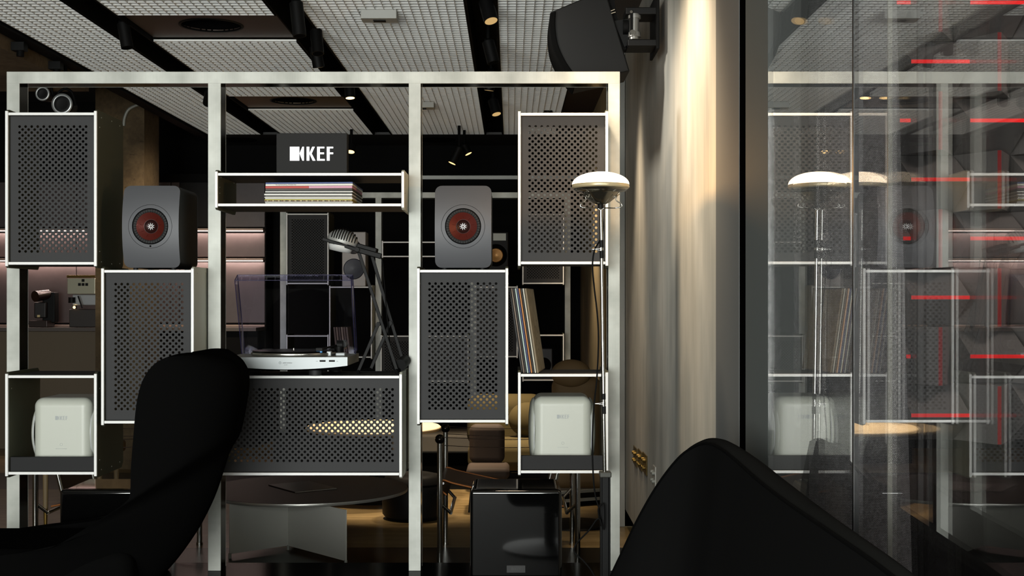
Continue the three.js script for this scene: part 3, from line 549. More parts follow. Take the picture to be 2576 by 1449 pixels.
// chrome floor lamp with a sealed-beam head
const LZ = 4.09;
{ const x = X(1511, LZ), t = thing('floor_lamp', 'chrome floor lamp with a glowing headlight head on a slim rod', 'lamp', [X(1521, LZ), 0, -LZ]), ox = X(1521, LZ), k = LZ / F, P = (px, py, dz = 0) => [X(px, LZ) - ox, Y(py, LZ), dz], c = P(1511, 460);
  const R = 71.5 * k, lensY = Y(466, LZ);
  obj('lens', [lathe([[R, -.004], ...Array.from({ length: 21 }, (_, i) => [R * Math.cos(i / 20 * Math.PI / 2), .003 + .040 * Math.sin(i / 20 * Math.PI / 2)])], 64).translate(c[0], lensY, 0)], glow(0xffe6c4, 6), t);
  obj('lens_ring', [lathe([[R * .93, -.010], [R * 1.0, -.008], [R * 1.015, -.004], [R, -.001], [R * 1.01, .002], [R * .985, .005]], 64).translate(c[0], lensY - .001, 0)], mat(0xd8c49a, .3, .3), t);
  obj('reflector', [lathe([[R * .94, -.010], [R * .90, -.018], [R * .68, -.022], [R * .62, -.026], [R * .5, -.042], [R * .3, -.056], [R * .16, -.062], [0, -.062]], 64).translate(c[0], lensY, 0)], mat(0x8d8678, .16, .95), t);
  obj('socket', [rod(P(1511, 507), P(1511, 524), .0085, .010, 20)], m.matteBlack, t);
  const wire = (s) => tube([P(1511 + s * .5, 534), P(1511 + s * 3, 527), P(1511 + s * 8, 524, .0), P(1511 + s * 38, 524, .02), P(1511 + s * 52, 520, .02), P(1511 + s * 50, 514, .02), P(1511 + s * 38, 504, .012), P(1511 + s * 40, 495, .01), P(1511 + s * 48, 488, .0)], .0019, 60);
  obj('wire_cradle', [wire(-1)], m.chrome, t); obj('wire_cradle', [wire(1)], m.chrome, t);
  each('clip_screw', [-1, 1].map(s => new THREE.SphereGeometry(.0042, 10, 8).translate(...P(1511 + s * 64, 475, .012))), m.chrome, t);
  obj('rod', [rod(P(1511.5, 528), P(1516, 860), .0055), rod(P(1516, 858), P(1521, 1188), .0062)], m.chrome, t);
  each('sleeve', [rod(P(1512.8, 604), P(1513.2, 623), .0068), rod(P(1513.5, 630), P(1513.9, 650), .0068), rod(P(1518.2, 990), P(1518.5, 1005), .0068), rod(P(1519, 1022), P(1519.3, 1041), .0068)], m.matteBlack, t);
  const cl = (py, px) => [rod(P(px - 24, py, .006), P(px, py - 2, .008), .0012), rod(P(px - 24, py, .006), P(px, py + 3, .008), .0012), rod(P(px - 1, py - 4, 0), P(px - 1, py + 4, 0), .0075)];
  obj('cable_clip', cl(627, 1513), m.chrome, t); obj('cable_clip', cl(1015, 1519), m.chrome, t);
  obj('stand_cap', rb(P(1508, 0)[0], P(1537, 0)[0], Y(1199, LZ), Y(1186, LZ), -.025, .025, .003), mat(0x3c3c36, .5, .2), t);
  obj('stand_column', [rb(P(1514, 0)[0], P(1531, 0)[0], .02, Y(1199, LZ), -.006, .012, .002), rb(P(1510, 0)[0], P(1513.5, 0)[0], .02, Y(1199, LZ), -.022, .016, .001), rb(P(1531.5, 0)[0], P(1535, 0)[0], .02, Y(1199, LZ), -.022, .016, .001)], m.matteBlack, t);
  obj('foot_plate', rb(-.08, .08, 0, .024, -.11, .09, .004), m.matteBlack, t);
  const pl = new THREE.PointLight(0xffc27a, .6, 0, 2); pl.position.set(x, lensY + .018, -LZ); pl.castShadow = true; pl.shadow.radius = .5; scene.add(pl);
  const cable = tube([P(1514, 535, -.012), P(1518, 570, -.012), P(1512, 600, -.014), P(1496, 628, .006), P(1490, 665, .01), P(1494, 720, .01), P(1502, 790, .01), P(1505, 850, .01), P(1501, 950, .01), P(1494, 1020, .008), P(1490, 1100, .012), P(1491, 1180, .012), P(1497, 1245, .012), P(1508, 1285, .014), P(1512, 1320, .02), P(1504, 1275, .03), P(1516, 1262, .03), P(1516, 1330, .03), P(1505, 1300, .03), P(1480, 1330, .03), P(1446, 1370, .02), P(1444, 1385, .02), P(1470, 1410, .03), P(1496, 1450, .05), P(1500, 1600, .09)], .0026, 260);
  const co = obj('power_cable', cable.translate(ox, 0, -LZ), m.black); tag(co, 'black power cable clipped along the floor lamp rod and bundled below', 'cable');
}

// loudspeaker on a wall bracket
{ const z = 5.25, P = (px, py) => [X(px, z), Y(py, z)], t = thing('wall_speaker', 'big black wedge loudspeaker hung on the wall above the frame corner', 'loudspeaker', [0, 0, -z]);
  const s = new THREE.Shape(); s.moveTo(...P(1389, 33)); s.lineTo(...P(1520, -22)); s.lineTo(...P(1579, 176)); s.lineTo(...P(1450, 205)); s.quadraticCurveTo(...P(1410, 165), ...P(1394, 115)); s.quadraticCurveTo(...P(1385, 70), ...P(1389, 33));
  obj('cabinet_body', ext(s, .27, .006, 3).translate(0, 0, -.27), m.matteBlack, t);
  const gr = new THREE.Shape(); gr.moveTo(...P(1386, 36)); gr.lineTo(...P(1396, 32)); gr.quadraticCurveTo(...P(1391, 72), ...P(1401, 113)); gr.quadraticCurveTo(...P(1417, 162), ...P(1457, 204)); gr.lineTo(...P(1447, 207)); gr.quadraticCurveTo(...P(1407, 168), ...P(1390, 115)); gr.quadraticCurveTo(...P(1381, 72), ...P(1386, 36));
  obj('grille', ext(gr, .285, .004, 2).translate(0, 0, -.277), m.soft, t);
  obj('back_plate', [ext(poly([P(1521, -20), P(1545, -20), P(1552, 30), P(1577, 120), P(1562, 124)].map(p => p)), .2).translate(0, 0, -.23)], m.black, t);
  each('connector', [rod([...P(1536, 28), .004], [...P(1546, 24), .004], .003), rod([...P(1537, 34), .004], [...P(1548, 31), .004], .003)], m.chrome, t);
  const b = thing('speaker_bracket', 'black steel wall bracket with a chrome swivel joint holding the big wedge loudspeaker', 'bracket', [0, 0, -z]);
  obj('wall_plate', [rb(X(1648, z), X(1655, z) , Y(130, z), Y(-12, z), -.2, .06, .003)], m.black, b);
  obj('arm', [rb(X(1573, z), X(1650, z), Y(40, z), Y(22, z), -.12, .03, .004)], m.matteBlack, b); obj('arm', [rb(X(1578, z), X(1652, z), Y(119, z), Y(102, z), -.12, .03, .004)], m.matteBlack, b);
  obj('gusset', [ext(poly([P(1545, 50), P(1600, 42), P(1596, 98), P(1572, 116)]), .02).translate(0, 0, -.04)], m.matteBlack, b);
  obj('swivel', [rod([...P(1594, 102), .02], [...P(1595, 38), .02], .019, .019, 24), rod([...P(1595, 50), .02], [...P(1595, 42), .02], .026, .026, 24), rod([...P(1595, 96), .02], [...P(1595, 84), .02], .027, .024, 24)], mat(0x8b8b88, .3, .6), b);
  obj('yoke_strap', [bar([...P(1586, 90), .045], [...P(1586, 36), .045], .012, .004), rod([...P(1568, 66), -.02], [...P(1580, 66), -.02], .03, .03, 20)], m.black, b);
  each('bolt', [rod([...P(1585, 37), .044], [...P(1585, 37), .054], .006), rod([...P(1588, 88), .044], [...P(1588, 88), .056], .0105, .0105, 20)], m.chrome, b);
}

// sockets on the right wall
[[1600, 1148, 0], [1612, 1157, 0], [1624, 1166, 0], [1648, 1199, 1]].forEach(([px, py, w], i) => {
  const z = XW * F / (px - CX), t = thing('wall_socket', w ? 'white wall socket plate standing apart, nearest on the plaster wall' : ['brass socket plate with gold terminals, furthest of the row low on the plaster wall', 'brass socket plate in the middle of the row low on the plaster wall', 'brass socket plate nearest in the row of three low on the plaster wall'][i], 'socket', [XW, Y(py, z), -z], 0, 'wall sockets');
  const hh = w ? .048 : .047, hz = w ? .045 : .088;
  obj('plate', rb(-.006, 0, -hh, hh, -hz, hz, .002), w ? mat(0xb9b7b0, .4, .3) : mat(0x6a5a34, .3, .6), t);
  each('terminal', [[-.018, -.03], [.018, -.03], [-.018, .03], [.018, .03]].map(([y, zz]) => rod([-.018, y, zz], [-.005, y, zz], .008, .009, 12)), w ? m.silverDark : m.brass, t);
});

// ---------------------------------------------------------------- rear part of the room
// second frame with the same cabinets, far back
const ZR = 10.2, ratio = ZR / ZP, sh = .064;
{ const c = copy(frame, [sh, PLY, -ZR], 0, 'second brushed steel frame far back against the dark wall');
  copy(scene.getObjectByName('plinth'), [sh, 0, -(ZR - ZP)], 0, 'low black plinth under the far steel frame');
  const names = ['tall perforated cabinet at the top left of the far frame', 'tall open cabinet with leaning records in the far frame, under the silver loudspeaker', 'tall perforated cabinet right of centre in the far frame', 'tall perforated cabinet at the top right of the far frame', 'low open cabinet at the bottom left of the far frame', 'low open cabinet at the bottom right of the far frame with a black loudspeaker inside', 'shallow open shelf box in the middle of the far frame', 'wide perforated low cabinet in the middle of the far frame'];
  CAB.forEach((k, i) => { const p = k.position, c = copy(k, [p.x + sh + (i === 0 || i === 4 ? .012 : 0), p.y, p.z - (ZR - ZP)], 0, names[i], 'cabinets of the far frame'); if (i === 1) c.getObjectByName('perforated_front').removeFromParent(); }); }
{ const zr = ZR - .15, r = rng(11);                       // records in the far left bay
  const cc = ['#6a5850', '#8a7468', '#5c4a44', '#9a8678', '#6e5a52', '#7c6a60'];
  cc.forEach((c, i) => { const t = thing('far_record', ['brown record, leftmost in the far open cabinet', 'light brown record second in the far open cabinet', 'dark brown record third in the far open cabinet', 'pale brown record fourth in the far open cabinet', 'brown record fifth in the far open cabinet', 'brown record rightmost in the far open cabinet'][i], 'record', [CAB[1].position.x + sh - .115 + i * .02, CAB[1].position.y + .0112, -zr - .02], 0, 'records in the far cabinet'); t.rotation.z = .1 + .002 * i; obj('sleeve', rb(-.007, .007, 0, .23, -.23, 0, .001, 1), mat(c, .6), t); }); }
{ const z = ZR - .19, x0 = X(860, z), x1 = X(920, z), y0 = CAB[1].position.y + (Y(679, ZC) - Y(1065.5, ZC)) + .0002, y1 = Y(583, z), t = thing('far_silver_speaker', 'silver loudspeaker with dark blue drivers on the far left cabinet', 'loudspeaker', [(x0 + x1) / 2, y0, -z]), w = x1 - x0, h = y1 - y0;
  obj('body', rb(-w / 2, w / 2, 0, h, -.2, 0, .006), mat(0x9a9490, .45, .2), t); obj('woofer', latheZ([[0, .002], [.05, .006], [.074, .012], [.08, .010], [.082, 0]], 40).translate(0, h * .32, .0005), mat(0x14162c, .4), t); obj('tweeter', latheZ([[0, .012], [.02, .009], [.05, .003], [.056, 0]], 32).translate(0, h * .72, .001), mat(0x23242c, .4), t); }
{ const z = ZR - .19, x0 = X(1206, z), x1 = X(1279, z), y0 = CAB[2].position.y + (Y(678.6, ZC) - Y(1063, ZC)) + .0002, y1 = Y(583, z), t = thing('far_black_speaker', 'black loudspeaker with a brass cone on the far frame, beside the right grey loudspeaker', 'loudspeaker', [(x0 + x1) / 2, y0, -z]), w = x1 - x0, h = y1 - y0;
  obj('body', rb(-w / 2, w / 2, 0, h, -.2, 0, .008), m.matteBlack, t); obj('woofer', latheZ([[0, .003], [.02, .004], [.048, .012], [.052, .010], [.056, .004]], 40).translate(.016, h * .57, .002), mat(0x9a6f3a, .35, .5), t); obj('frame_ring', latheZ([[.05, .003], [.085, .005], [.088, 0]], 40).translate(.016, h * .57, .001), m.soft, t);
  obj('badge', [bx(w / 2 - .12, w / 2 - .02, h * .84, h * .97, .0005, .002)], m.silverDark, t); }
{ const z = ZR - .2, x0 = X(1345, z), x1 = X(1391, z), y0 = CAB[5].position.y + .0112, y1 = Y(877, z), t = thing('far_dark_speaker', 'black loudspeaker inside the lower right cabinet of the far frame', 'loudspeaker', [(x0 + x1) / 2, y0 + .001, -z - .06]), w = x1 - x0, h = y1 - y0;
  obj('body', rb(-w / 2, w / 2, 0, h, -.16, 0, .01), mat(0x1b1b1d, .5), t); obj('driver', latheZ([[0, .002], [.03, .004], [.055, .008], [.06, 0]], 32).translate(0, h * .45, .0005), m.soft, t); }

// bar wall on the left: three lit rows of smoked panels above a counter
const ZW = 11.3;
{ const zz = -ZW, rows = [[Y(577, ZW), Y(455, ZW)], [Y(652, ZW), Y(583, ZW)], [Y(818, ZW), Y(656, ZW)]];
  const t = new THREE.Group(); t.name = 'wall_bar'; t.userData.kind = 'structure'; scene.add(t);
  const xs = [-4.68, -3.86, -3.02, X(452, ZW), X(566, ZW), X(667, ZW)];
  obj('backing', bx(-4.7, X(668, ZW), 0, 2.4, zz - .3, zz - .02), m.black, t);
  rows.forEach(([y0, y1], r) => { for (let i = 0; i < xs.length - 1; i++) obj('panel', rb(xs[i] + .003, xs[i + 1] - .003, y0 + .02, y1 - .012, zz - .02, zz, .003, 1), r === 0 && i === 3 ? m.matteBlack : m.mauve, t); });
  ['upper', 'middle', 'lower'].forEach((n, i) => { const q = thing('bar_shelf', n + ' thin metal shelf running along the lit bar wall', 'shelf', [0, rows[i][0], zz]); obj('board', rb(-4.69, X(667, ZW), -.012, .004, .001, i === 2 ? .03 : .10, .002, 1), mat(0xa08c80, .4, .2), q); });
  const e = thing('led_strip', 'row of warm white light along the upper shelf of the bar wall', 'light strip', [0, rows[0][0] - .014, zz + .05]); obj('led', bx(-4.66, X(664, ZW), -.006, 0, -.006, .006), m.ledWhite, e);
  const e2 = thing('led_strip', 'row of warm white light along the lower shelf of the bar wall', 'light strip', [0, rows[1][0] - .014, zz + .05]); obj('led', bx(-4.66, X(664, ZW), -.006, 0, -.006, .006), m.ledWhite, e2);
  const xm = (-4.66 + X(664, ZW)) / 2, w = X(664, ZW) + 4.66;
  for (const y of [rows[0][0], rows[1][0]]) rectLight(0xffe2d6, 130, w, .012, [xm, y - .023, zz + .05], [xm, y - 1.02, zz - .12]);
  struct('trim_7', rb(-4.69, XW, Y(449, ZB * -1) - .012, Y(445, -ZB) + .012, ZB, ZB + .03, .003), mat(0x6c6c68, .35, .7));
  const c = thing('bar_counter', 'brown bar counter with a pale worktop under the lit bar wall', 'counter', [0, 0, 0]);
  obj('worktop', rb(-4.69, X(668, ZW), Y(818, ZW) - .045, Y(818, ZW) - .0125, zz + .001, zz + .42, .004), mat(0x4f4640, .5), c);
  obj('front', bx(-4.66, X(360, 10.95), 0, Y(818, ZW) - .047, zz + .30, zz + .36), mat(0x5a4d3a, .6), c); obj('front_dark', bx(X(360, 10.95) + .002, X(667, ZW), 0, Y(818, ZW) - .047, zz + .28, zz + .34), m.black, c);
}
const CT = Y(818, ZW) - .0118;
{ const z = 11.03, t = thing('espresso_machine', 'silver espresso machine with black buttons on the bar counter', 'coffee machine', [X(214, z), CT, -z]), s = z / F, w = 70 * s;
  const Yh = (py) => Y(py, z) - CT;
  obj('body', rb(-w / 2, w / 2, Yh(740), Yh(700), -.2, .1, .006), mat(0xb9b6a0, .3, .4), t); obj('top_rail', rod([-w / 2, Yh(696), .1], [w / 2, Yh(696), .1], .012), m.brass, t);
  each('button', [[0, 706], [-9, 716], [0, 716], [9, 716]].map(([a, b]) => rb((a + 5) * s - .012, (a + 5) * s + .012, Yh(b) - .012, Yh(b) + .012, .1, .106, .002)), m.matteBlack, t);
  obj('lower_housing', [rb(-w * .38, w / 2, Yh(768), Yh(741), -.2, .06, .01)], mat(0xc9ccce, .25, .5), t);
  obj('steam_wand', rod([-.02, Yh(745), .12], [.02, Yh(775), .13], .006), m.matteBlack, t); obj('group_head', rod([-w * .36, Yh(762), .08], [-w * .36, Yh(748), .08], .03), m.matteBlack, t); obj('indicator', new THREE.SphereGeometry(.012, 10, 8).translate(-.07, Yh(773), .07), glow(0xffd890, 3), t);
  obj('drip_base', rb(-w / 2, w / 2, 0, Yh(778), -.18, .05, .006), mat(0x2a221d, .5), t); }
{ const z = 11.05, t = thing('coffee_grinder', 'black capsule coffee maker with a round head on the bar counter', 'coffee machine', [X(112, z), CT, -z]), s = z / F, Yh = (py) => Y(py, z) - CT;
  obj('round_head', rod([-.045, Yh(746), .10], [.02, Yh(740), -.02], .048, .044, 32), mat(0x1d100c, .2, .2), t); obj('column', rb(-.02, .09, Yh(812), Yh(735), -.1, .0, .01), m.matteBlack, t); obj('neck', rb(-.075, .03, Yh(800), Yh(760), -.06, .05, .012), mat(0x171110, .5), t); obj('lever', rod([-.02, Yh(734), .02], [.05, Yh(736), -.02], .009), m.chrome, t); obj('badge', rb(-.045, -.02, Yh(798), Yh(792), .05, .054, .004), mat(0xcdb886, .4), t); obj('drip_tray', rb(-.1, .06, .0, Yh(806), -.08, .1, .006), mat(0x3a302c, .3, .3), t); }

// low round table with folded sheet base, magazine on top
{ const cx = -1.075, cz = -6.70, t = thing('round_table', 'low round brown table on a folded grey metal base', 'table', [cx, 0, cz]);
  obj('tabletop', lathe([[0, .285], [.527, .285], [.53, .283], [.53, .270], [.527, .268], [0, .268]], 96), m.tableTop, t);
  obj('rim', lathe([[.5305, .284], [.5325, .277], [.5305, .269]], 96), mat(0xa5a5a0, .3, .7), t);
  const base = (a, b) => { const dx = b[0] - a[0], dz = b[1] - a[1], L = Math.hypot(dx, dz); return new THREE.BoxGeometry(L, .245, .006).rotateY(-Math.atan2(dz, dx)).translate((a[0] + b[0]) / 2 - cx, .0225 + .1225, (a[1] + b[1]) / 2 - cz); };
  obj('base_panel', base([-1.136, -6.49], [-1.387, -6.27]), m.panelGrey, t); obj('base_panel', base([-1.136, -6.49], [-.789, -6.10]), m.panelGrey, t); obj('base_panel', base([-1.136, -6.49], [-1.15, -7.1]), m.panelGrey, t);
  each('glide', [[-1.385, -6.272], [-.792, -6.105], [-1.15, -7.09], [-1.136, -6.49]].map(([a, b]) => rod([a - cx, 0, b - cz], [a - cx, .026, b - cz], .008)), m.silverDark, t);
  const g = thing('magazine', 'dark magazine lying on the low round brown table', 'magazine', [X(760, 6.72), .2855, -6.72], .62); obj('cover', rb(-.12, .12, 0, .006, -.16, .16, .001), mat(0x1a120e, .35), g); obj('pages', bx(-.118, .1195, .0012, .0045, -.158, .1605), mat(0x6a665c, .8), g); }

// strap-armed leather and chrome chairs
function strapChair(label) {
  const t = thing('strap_chair', label, 'chair', [-.01, 0, -6.36], 0, 'chrome strap-armed chairs'), L = .33, W = .26, r = .0135;
  for (const s of [-1, 1]) {
    obj('leg', [rod([-L, .0, s * W], [-L, .60, s * W], r), rod([-L, 0, s * W], [-L, .012, s * W], .017)], m.chrome, t); obj('leg', [rod([L, .0, s * W], [L, .62, s * W], r), rod([L, 0, s * W], [L, .012, s * W], .017)], m.chrome, t);
    obj('leg_knob', new THREE.SphereGeometry(.024, 18, 12).translate(-L, .607, s * W), mat(0x2a2622, .15, .9), t);
    for (const y of [.617, .578]) obj('arm_strap', grid(24, 1, (u, v) => [-L + 2 * L * u, y - .012 * Math.sin(Math.PI * u) + (v - .5) * .001, s * W + (v - .5) * .036], false), mat(0x3a2418, .5, 0, { side: THREE.DoubleSide }), t);
    each('side_brace', [rod([-L, .30, s * W], [-L + .05, .25, s * W * .9], .008), rod([L, .30, s * W], [L - .05, .25, s * W * .9], .008)], m.chrome, t);
    obj('seat_pin', [rod([-L + .015, .395, s * (W - .03)], [-L + .015, .395, s * W], .006)], m.chrome, t);
  }
  each('cross_tube', [-1, 1].map(k => rod([k * (L - .05), .25, -W * .91], [k * (L - .05), .25, W * .91], .009)), m.chrome, t);
  const seat = (u) => { const a = Math.min(1, u / .14); return u < .14 ? [-L + .03 - .035 * Math.sin(a * Math.PI / 2), .335 + .075 * (1 - Math.cos(a * Math.PI / 2)) * 1.0] : [-L + .03 - .035 + .60 * (u - .14) / .86, .41 - .13 * ((u - .14) / .86) ** .9]; };
  obj('seat_sling', [grid(40, 6, (u, v) => { const p = seat(u); return [p[0], p[1], (v - .5) * .46]; }), grid(40, 6, (u, v) => { const p = seat(u); return [p[0] + .004, p[1] - .006, (v - .5) * .46]; }, true)], mat(0x4a3930, .5, 0, { side: THREE.DoubleSide }), t);
  each('seat_edge', [-1, 1].map(s => tube(Array.from({ length: 14 }, (_, i) => { const p = seat(i / 13); return [p[0], p[1], s * .23]; }), .004)), m.leatherEdge, t);
  obj('back_sling', grid(4, 12, (u, v) => [L - .12 + .10 * v, .34 + .42 * v, (u - .5) * .44]), mat(0x3a2c26, .5, 0, { side: THREE.DoubleSide }), t);
  each('back_frame', [rod([L - .12, .34, -.23], [L - .01, .78, -.23], .010), rod([L - .12, .34, .23], [L - .01, .78, .23], .010)], m.chrome, t);
  return t;
}
{ const a = strapChair('chrome and leather strap-armed chair behind the right black subwoofer');
  copy(a, [-1.95, 0, -6.36], Math.PI, 'chrome and leather strap-armed chair behind the left black subwoofer'); }

// lounge furniture further back
{ const t = thing('wood_table', 'round pale wood side table under warm light behind the wide cabinet', 'table', [X(940, 8.1), 0, -8.1]); obj('tabletop', lathe([[0, .475], [.418, .475], [.43, .465], [.42, .450], [0, .445]], 64), m.wood, t); obj('pedestal', lathe([[.2, 0], [.2, .012], [.03, .03], [.025, .44], [.08, .446]], 32), m.matteBlack, t); }
{ const t = thing('pouf', 'low round black pouf between the round tables', 'pouf', [X(1042, 7.45), 0, -7.45]); obj('cushion', lathe([[0, 0], [.16, 0], [.185, .03], [.19, .16], [.17, .245], [.1, .262], [0, .265]], 48), m.matteBlack, t); obj('piping', lathe([[.186, .2], [.19, .206], [.186, .212]], 48), m.soft, t); }
{ const z = 9.35, t = thing('bench_sofa', 'long low grey upholstered bench behind the strap-armed chair', 'sofa', [0, 0, -z]); obj('seat', rb(X(985, z), X(1330, z), .15, .285, -.5, 0, .02), m.greyCloth, t); obj('recessed_base', bx(X(990, z), X(1325, z), 0, .15, -.46, -.06), m.soft, t); }
{ const z = 8.7, t = thing('mustard_armchair', 'mustard upholstered rounded armchair behind the strap-armed chair', 'armchair', [X(1290, z), 0, -z]); obj('back', rb(-.32, .22, .25, .62, -.3, -.1, .09, 5), m.mustard, t); obj('seat', rb(-.30, .20, .14, .34, -.14, .3, .07, 5), m.mustard, t); obj('base', lathe([[.2, 0], [.2, .01], [.03, .03], [.03, .16]], 24).translate(-.05, 0, .05), m.matteBlack, t); obj('side_cushion', new THREE.SphereGeometry(.13, 24, 16).scale(1, .9, .6).translate(.1, .46, .0), m.mustard, t); }
{ const z = 7.9, t = thing('brown_chair', 'dark brown round-backed chair in front of the mustard armchair', 'chair', [X(1225, z), 0, -z]); obj('back', rb(-.11, .11, .26, .505, -.06, .03, .06, 6).scale(1, 1, 1), mat(0x33261c, .8), t); obj('seat', rb(-.12, .14, .2, .27, -.02, .3, .03, 4), mat(0x33261c, .8), t); each('leg', [[-.1, 0], [.1, 0], [-.1, .26], [.12, .26]].map(([a, b]) => rod([a, 0, b], [a * .8, .21, b], .009)), m.matteBlack, t); }
{ const z = 7.35, t = thing('tan_armchair', 'tan leather armchair with a round headrest behind the right open cabinet', 'armchair', [X(1445, z), 0, -z]); obj('back', rb(-.13, .16, .32, .83, -.12, .02, .06, 5), m.tan, t); obj('headrest', new THREE.SphereGeometry(.11, 28, 18).scale(1.05, .75, .5).translate(-.02, .85, 0), m.tan, t); obj('seat', rb(-.15, .17, .24, .36, -.02, .40, .05, 4), m.tan, t); obj('base', [rod([0, 0, .15], [0, .25, .15], .02), lathe([[.19, 0], [.19, .012], [.02, .03]], 24).translate(0, 0, .15)], m.matteBlack, t); }
{ const t = thing('platform', 'low black display platform with pale grey edges on the rear floor', 'platform', [.30, 0, -8.1], .42); obj('top', rb(-.34, .30, .05, .10, -.26, .26, .003), m.matteBlack, t); each('edge_strip', [bx(-.345, .305, .082, .101, .261, .265), bx(-.345, -.341, .082, .101, -.26, .26), bx(-.345, .305, .03, .05, .262, .266)], mat(0x8a8d88, .5), t); obj('body', bx(-.32, .28, 0, .05, -.24, .24), m.soft, t); }
{ const z = 7.2, t = thing('wooden_stool', 'wooden leg stool with a brass foot seen under the lower left cabinet', 'stool', [X(139, z) + .15, 0, -z]); each('leg', [[-.15, -.15], [.15, -.15], [-.15, .15], [.15, .15]].map(([a, b]) => rod([a, .12, b], [a, .4, b], .013, .016)), mat(0x7a684a, .6), t); each('foot', [[-.15, -.15], [.15, -.15], [-.15, .15], [.15, .15]].map(([a, b]) => rod([a, 0, b], [a, .12, b], .008, .012)), m.brass, t); obj('seat', rb(-.18, .2, .4, .47, -.18, .18, .02), m.tan, t); }

// ---------------------------------------------------------------- lounge chairs in the foreground
function curveThrough(pts) { const c = new THREE.CatmullRomCurve3(pts.map(v3), false, 'centripetal'); return (t) => { const p = c.getPoint(Math.max(0, Math.min(1, t))); return [p.x, p.y, p.z]; }; }
{ // high-backed chair at the left, facing left
  const zc = 4.22, Wd = .30, t = thing('high_back_chair', 'black high-backed lounge chair facing left in front of the frame', 'chair', [0, 0, -zc]);
  const R = curveThrough([[-190, 1640], [-230, 1480], [-200, 1372], [-60, 1346], [100, 1321], [230, 1304], [300, 1288], [324, 1255], [329, 1180], [336, 1090], [345, 1005], [362, 950], [393, 912], [440, 892], [470, 887]].map(p => [...p, 0]));
  const S = curveThrough([[150, 1640], [330, 1520], [424, 1432], [470, 1375], [508, 1316], [543, 1244], [570, 1162], [590, 1088], [605, 1018], [612, 965], [608, 935], [590, 910], [560, 896], [515, 887.5], [480, 886.5]].map(p => [...p, 0]));
  const ss = (a, b, x) => { x = Math.max(0, Math.min(1, (x - a) / (b - a))); return x * x * (3 - 2 * x); };
  const surf = (inset) => (u, v) => { const a = (u - .5) * Math.PI, s = S(v), r = R(v), g = 1 - Math.cos(a), k = Math.sin(a), wz = (Wd - (inset ? .035 : 0)) * (v > .9 ? Math.sqrt(Math.max(.015, (1 - v) / .1)) : 1);
    const zm = zc + Math.abs(k) * wz * (1 - 2 * ss(.43, .495, v)), px = s[0] + (r[0] - s[0]) * g - (inset ? 34 * (1 - g) * Math.min(1, (1 - v) * 6 + .1) : 0), py = s[1] + (r[1] - s[1]) * g + (inset ? 7 : 0); return [X(px, zm), Y(py, zm), k * wz]; };
  const outer = surf(0), inner = surf(1);
  const rim = (uu) => grid(60, 3, (v, w) => { const a = outer(uu, v), b = inner(uu, v); return a.map((q, i) => q + (b[i] - q) * w); });
  obj('shell', [grid(28, 60, outer), grid(28, 60, inner, true), rim(0), rim(1)], phys(0x0b0b0b, 1, 0, { specularIntensity: 0, side: THREE.DoubleSide }), t);
  obj('seat_cushion', rb(X(-130, zc), X(375, zc), Y(1470, zc), Y(1355, zc), -.24, .22, .05, 5), m.velvet, t);
  const bx0 = X(140, zc); obj('pedestal', [rod([bx0, .03, 0], [bx0, .40, 0], .028), ...[0, 1, 2, 3].map(i => { const a = i * Math.PI / 2 + .6; return rod([bx0, .05, 0], [bx0 + .3 * Math.cos(a), .014, .3 * Math.sin(a)], .016, .012); })], m.matteBlack, t);
}
{ // tub chair at the lower right, its back along the glass
  const q = (px, py, z) => [X(px, z), Y(py, z), -z], t = thing('tub_chair', 'black upholstered tub chair with piped rim beside the glass', 'chair', [0, 0, 0]);
  const rimPts = [q(1462, 1585, 3.62), q(1520, 1490, 3.58), q(1575, 1385, 3.52), q(1625, 1290, 3.46), q(1680, 1205, 3.4), q(1738, 1140, 3.33), q(1782, 1115, 3.26), q(1818, 1110, 3.17), q(1858, 1124, 3.04), q(1905, 1154, 2.9), q(1975, 1208, 2.68), q(2060, 1273, 2.42), q(2170, 1353, 2.12), q(2290, 1440, 1.87), q(2420, 1545, 1.66)];
  const rim = curveThrough(rimPts), down = (p, v, off) => { const f = .30; return [p[0] * (1 - .12 * v) - off - .02 * v, p[1] + (Math.min(p[1], f) - p[1] - .0) * v, p[2] * 1 + (p[2] + 2.75) * (-.10) * v]; };
  const outer = (u, v) => { const p = rim(u), o = down(p, v, 0), w = .095 * Math.sin(Math.PI * Math.min(1, v * .85)), dx = p[0] - .02, dz = p[2] + 2.72, L = Math.hypot(dx, dz); return [Math.min(.628, o[0] + dx / L * w), o[1], o[2] + dz / L * w]; }, inner = (u, v) => { const p = rim(u), c = [.02, 0, -2.72], dx = c[0] - p[0], dz = c[2] - p[2], L = Math.hypot(dx, dz), k = .055; return down([p[0] + dx / L * k, p[1] - .004, p[2] + dz / L * k], v, 0); };
  const band = grid(100, 4, (u, v) => { const a = outer(u, 0), b = inner(u, 0); return [a[0] + (b[0] - a[0]) * v, a[1] + (b[1] - a[1]) * v + .012 * Math.sin(Math.PI * v), a[2] + (b[2] - a[2]) * v]; });
  obj('back_shell', [grid(100, 12, outer), grid(100, 12, inner, true)], phys(0x141414, 1, 0, { specularIntensity: 0, side: THREE.DoubleSide }), t);
  obj('rim_band', band, phys(0x1c1c1b, 1, 0, { specularIntensity: 0, side: THREE.DoubleSide }), t);
  obj('piping', tube(Array.from({ length: 40 }, (_, i) => { const p = inner(i / 39, 0); return [p[0], p[1] + .002, p[2]]; }), .0035, 160), m.soft, t);
  obj('seat_cushion', rb(-.02, .40, .28, .42, -3.2, -2.3, .06, 5), m.velvet, t);
  obj('pedestal', [rod([.2, .02, -2.75], [.2, .30, -2.75], .03), lathe([[.24, 0], [.24, .012], [.03, .03]], 32).translate(.2, 0, -2.75)], m.matteBlack, t);
}

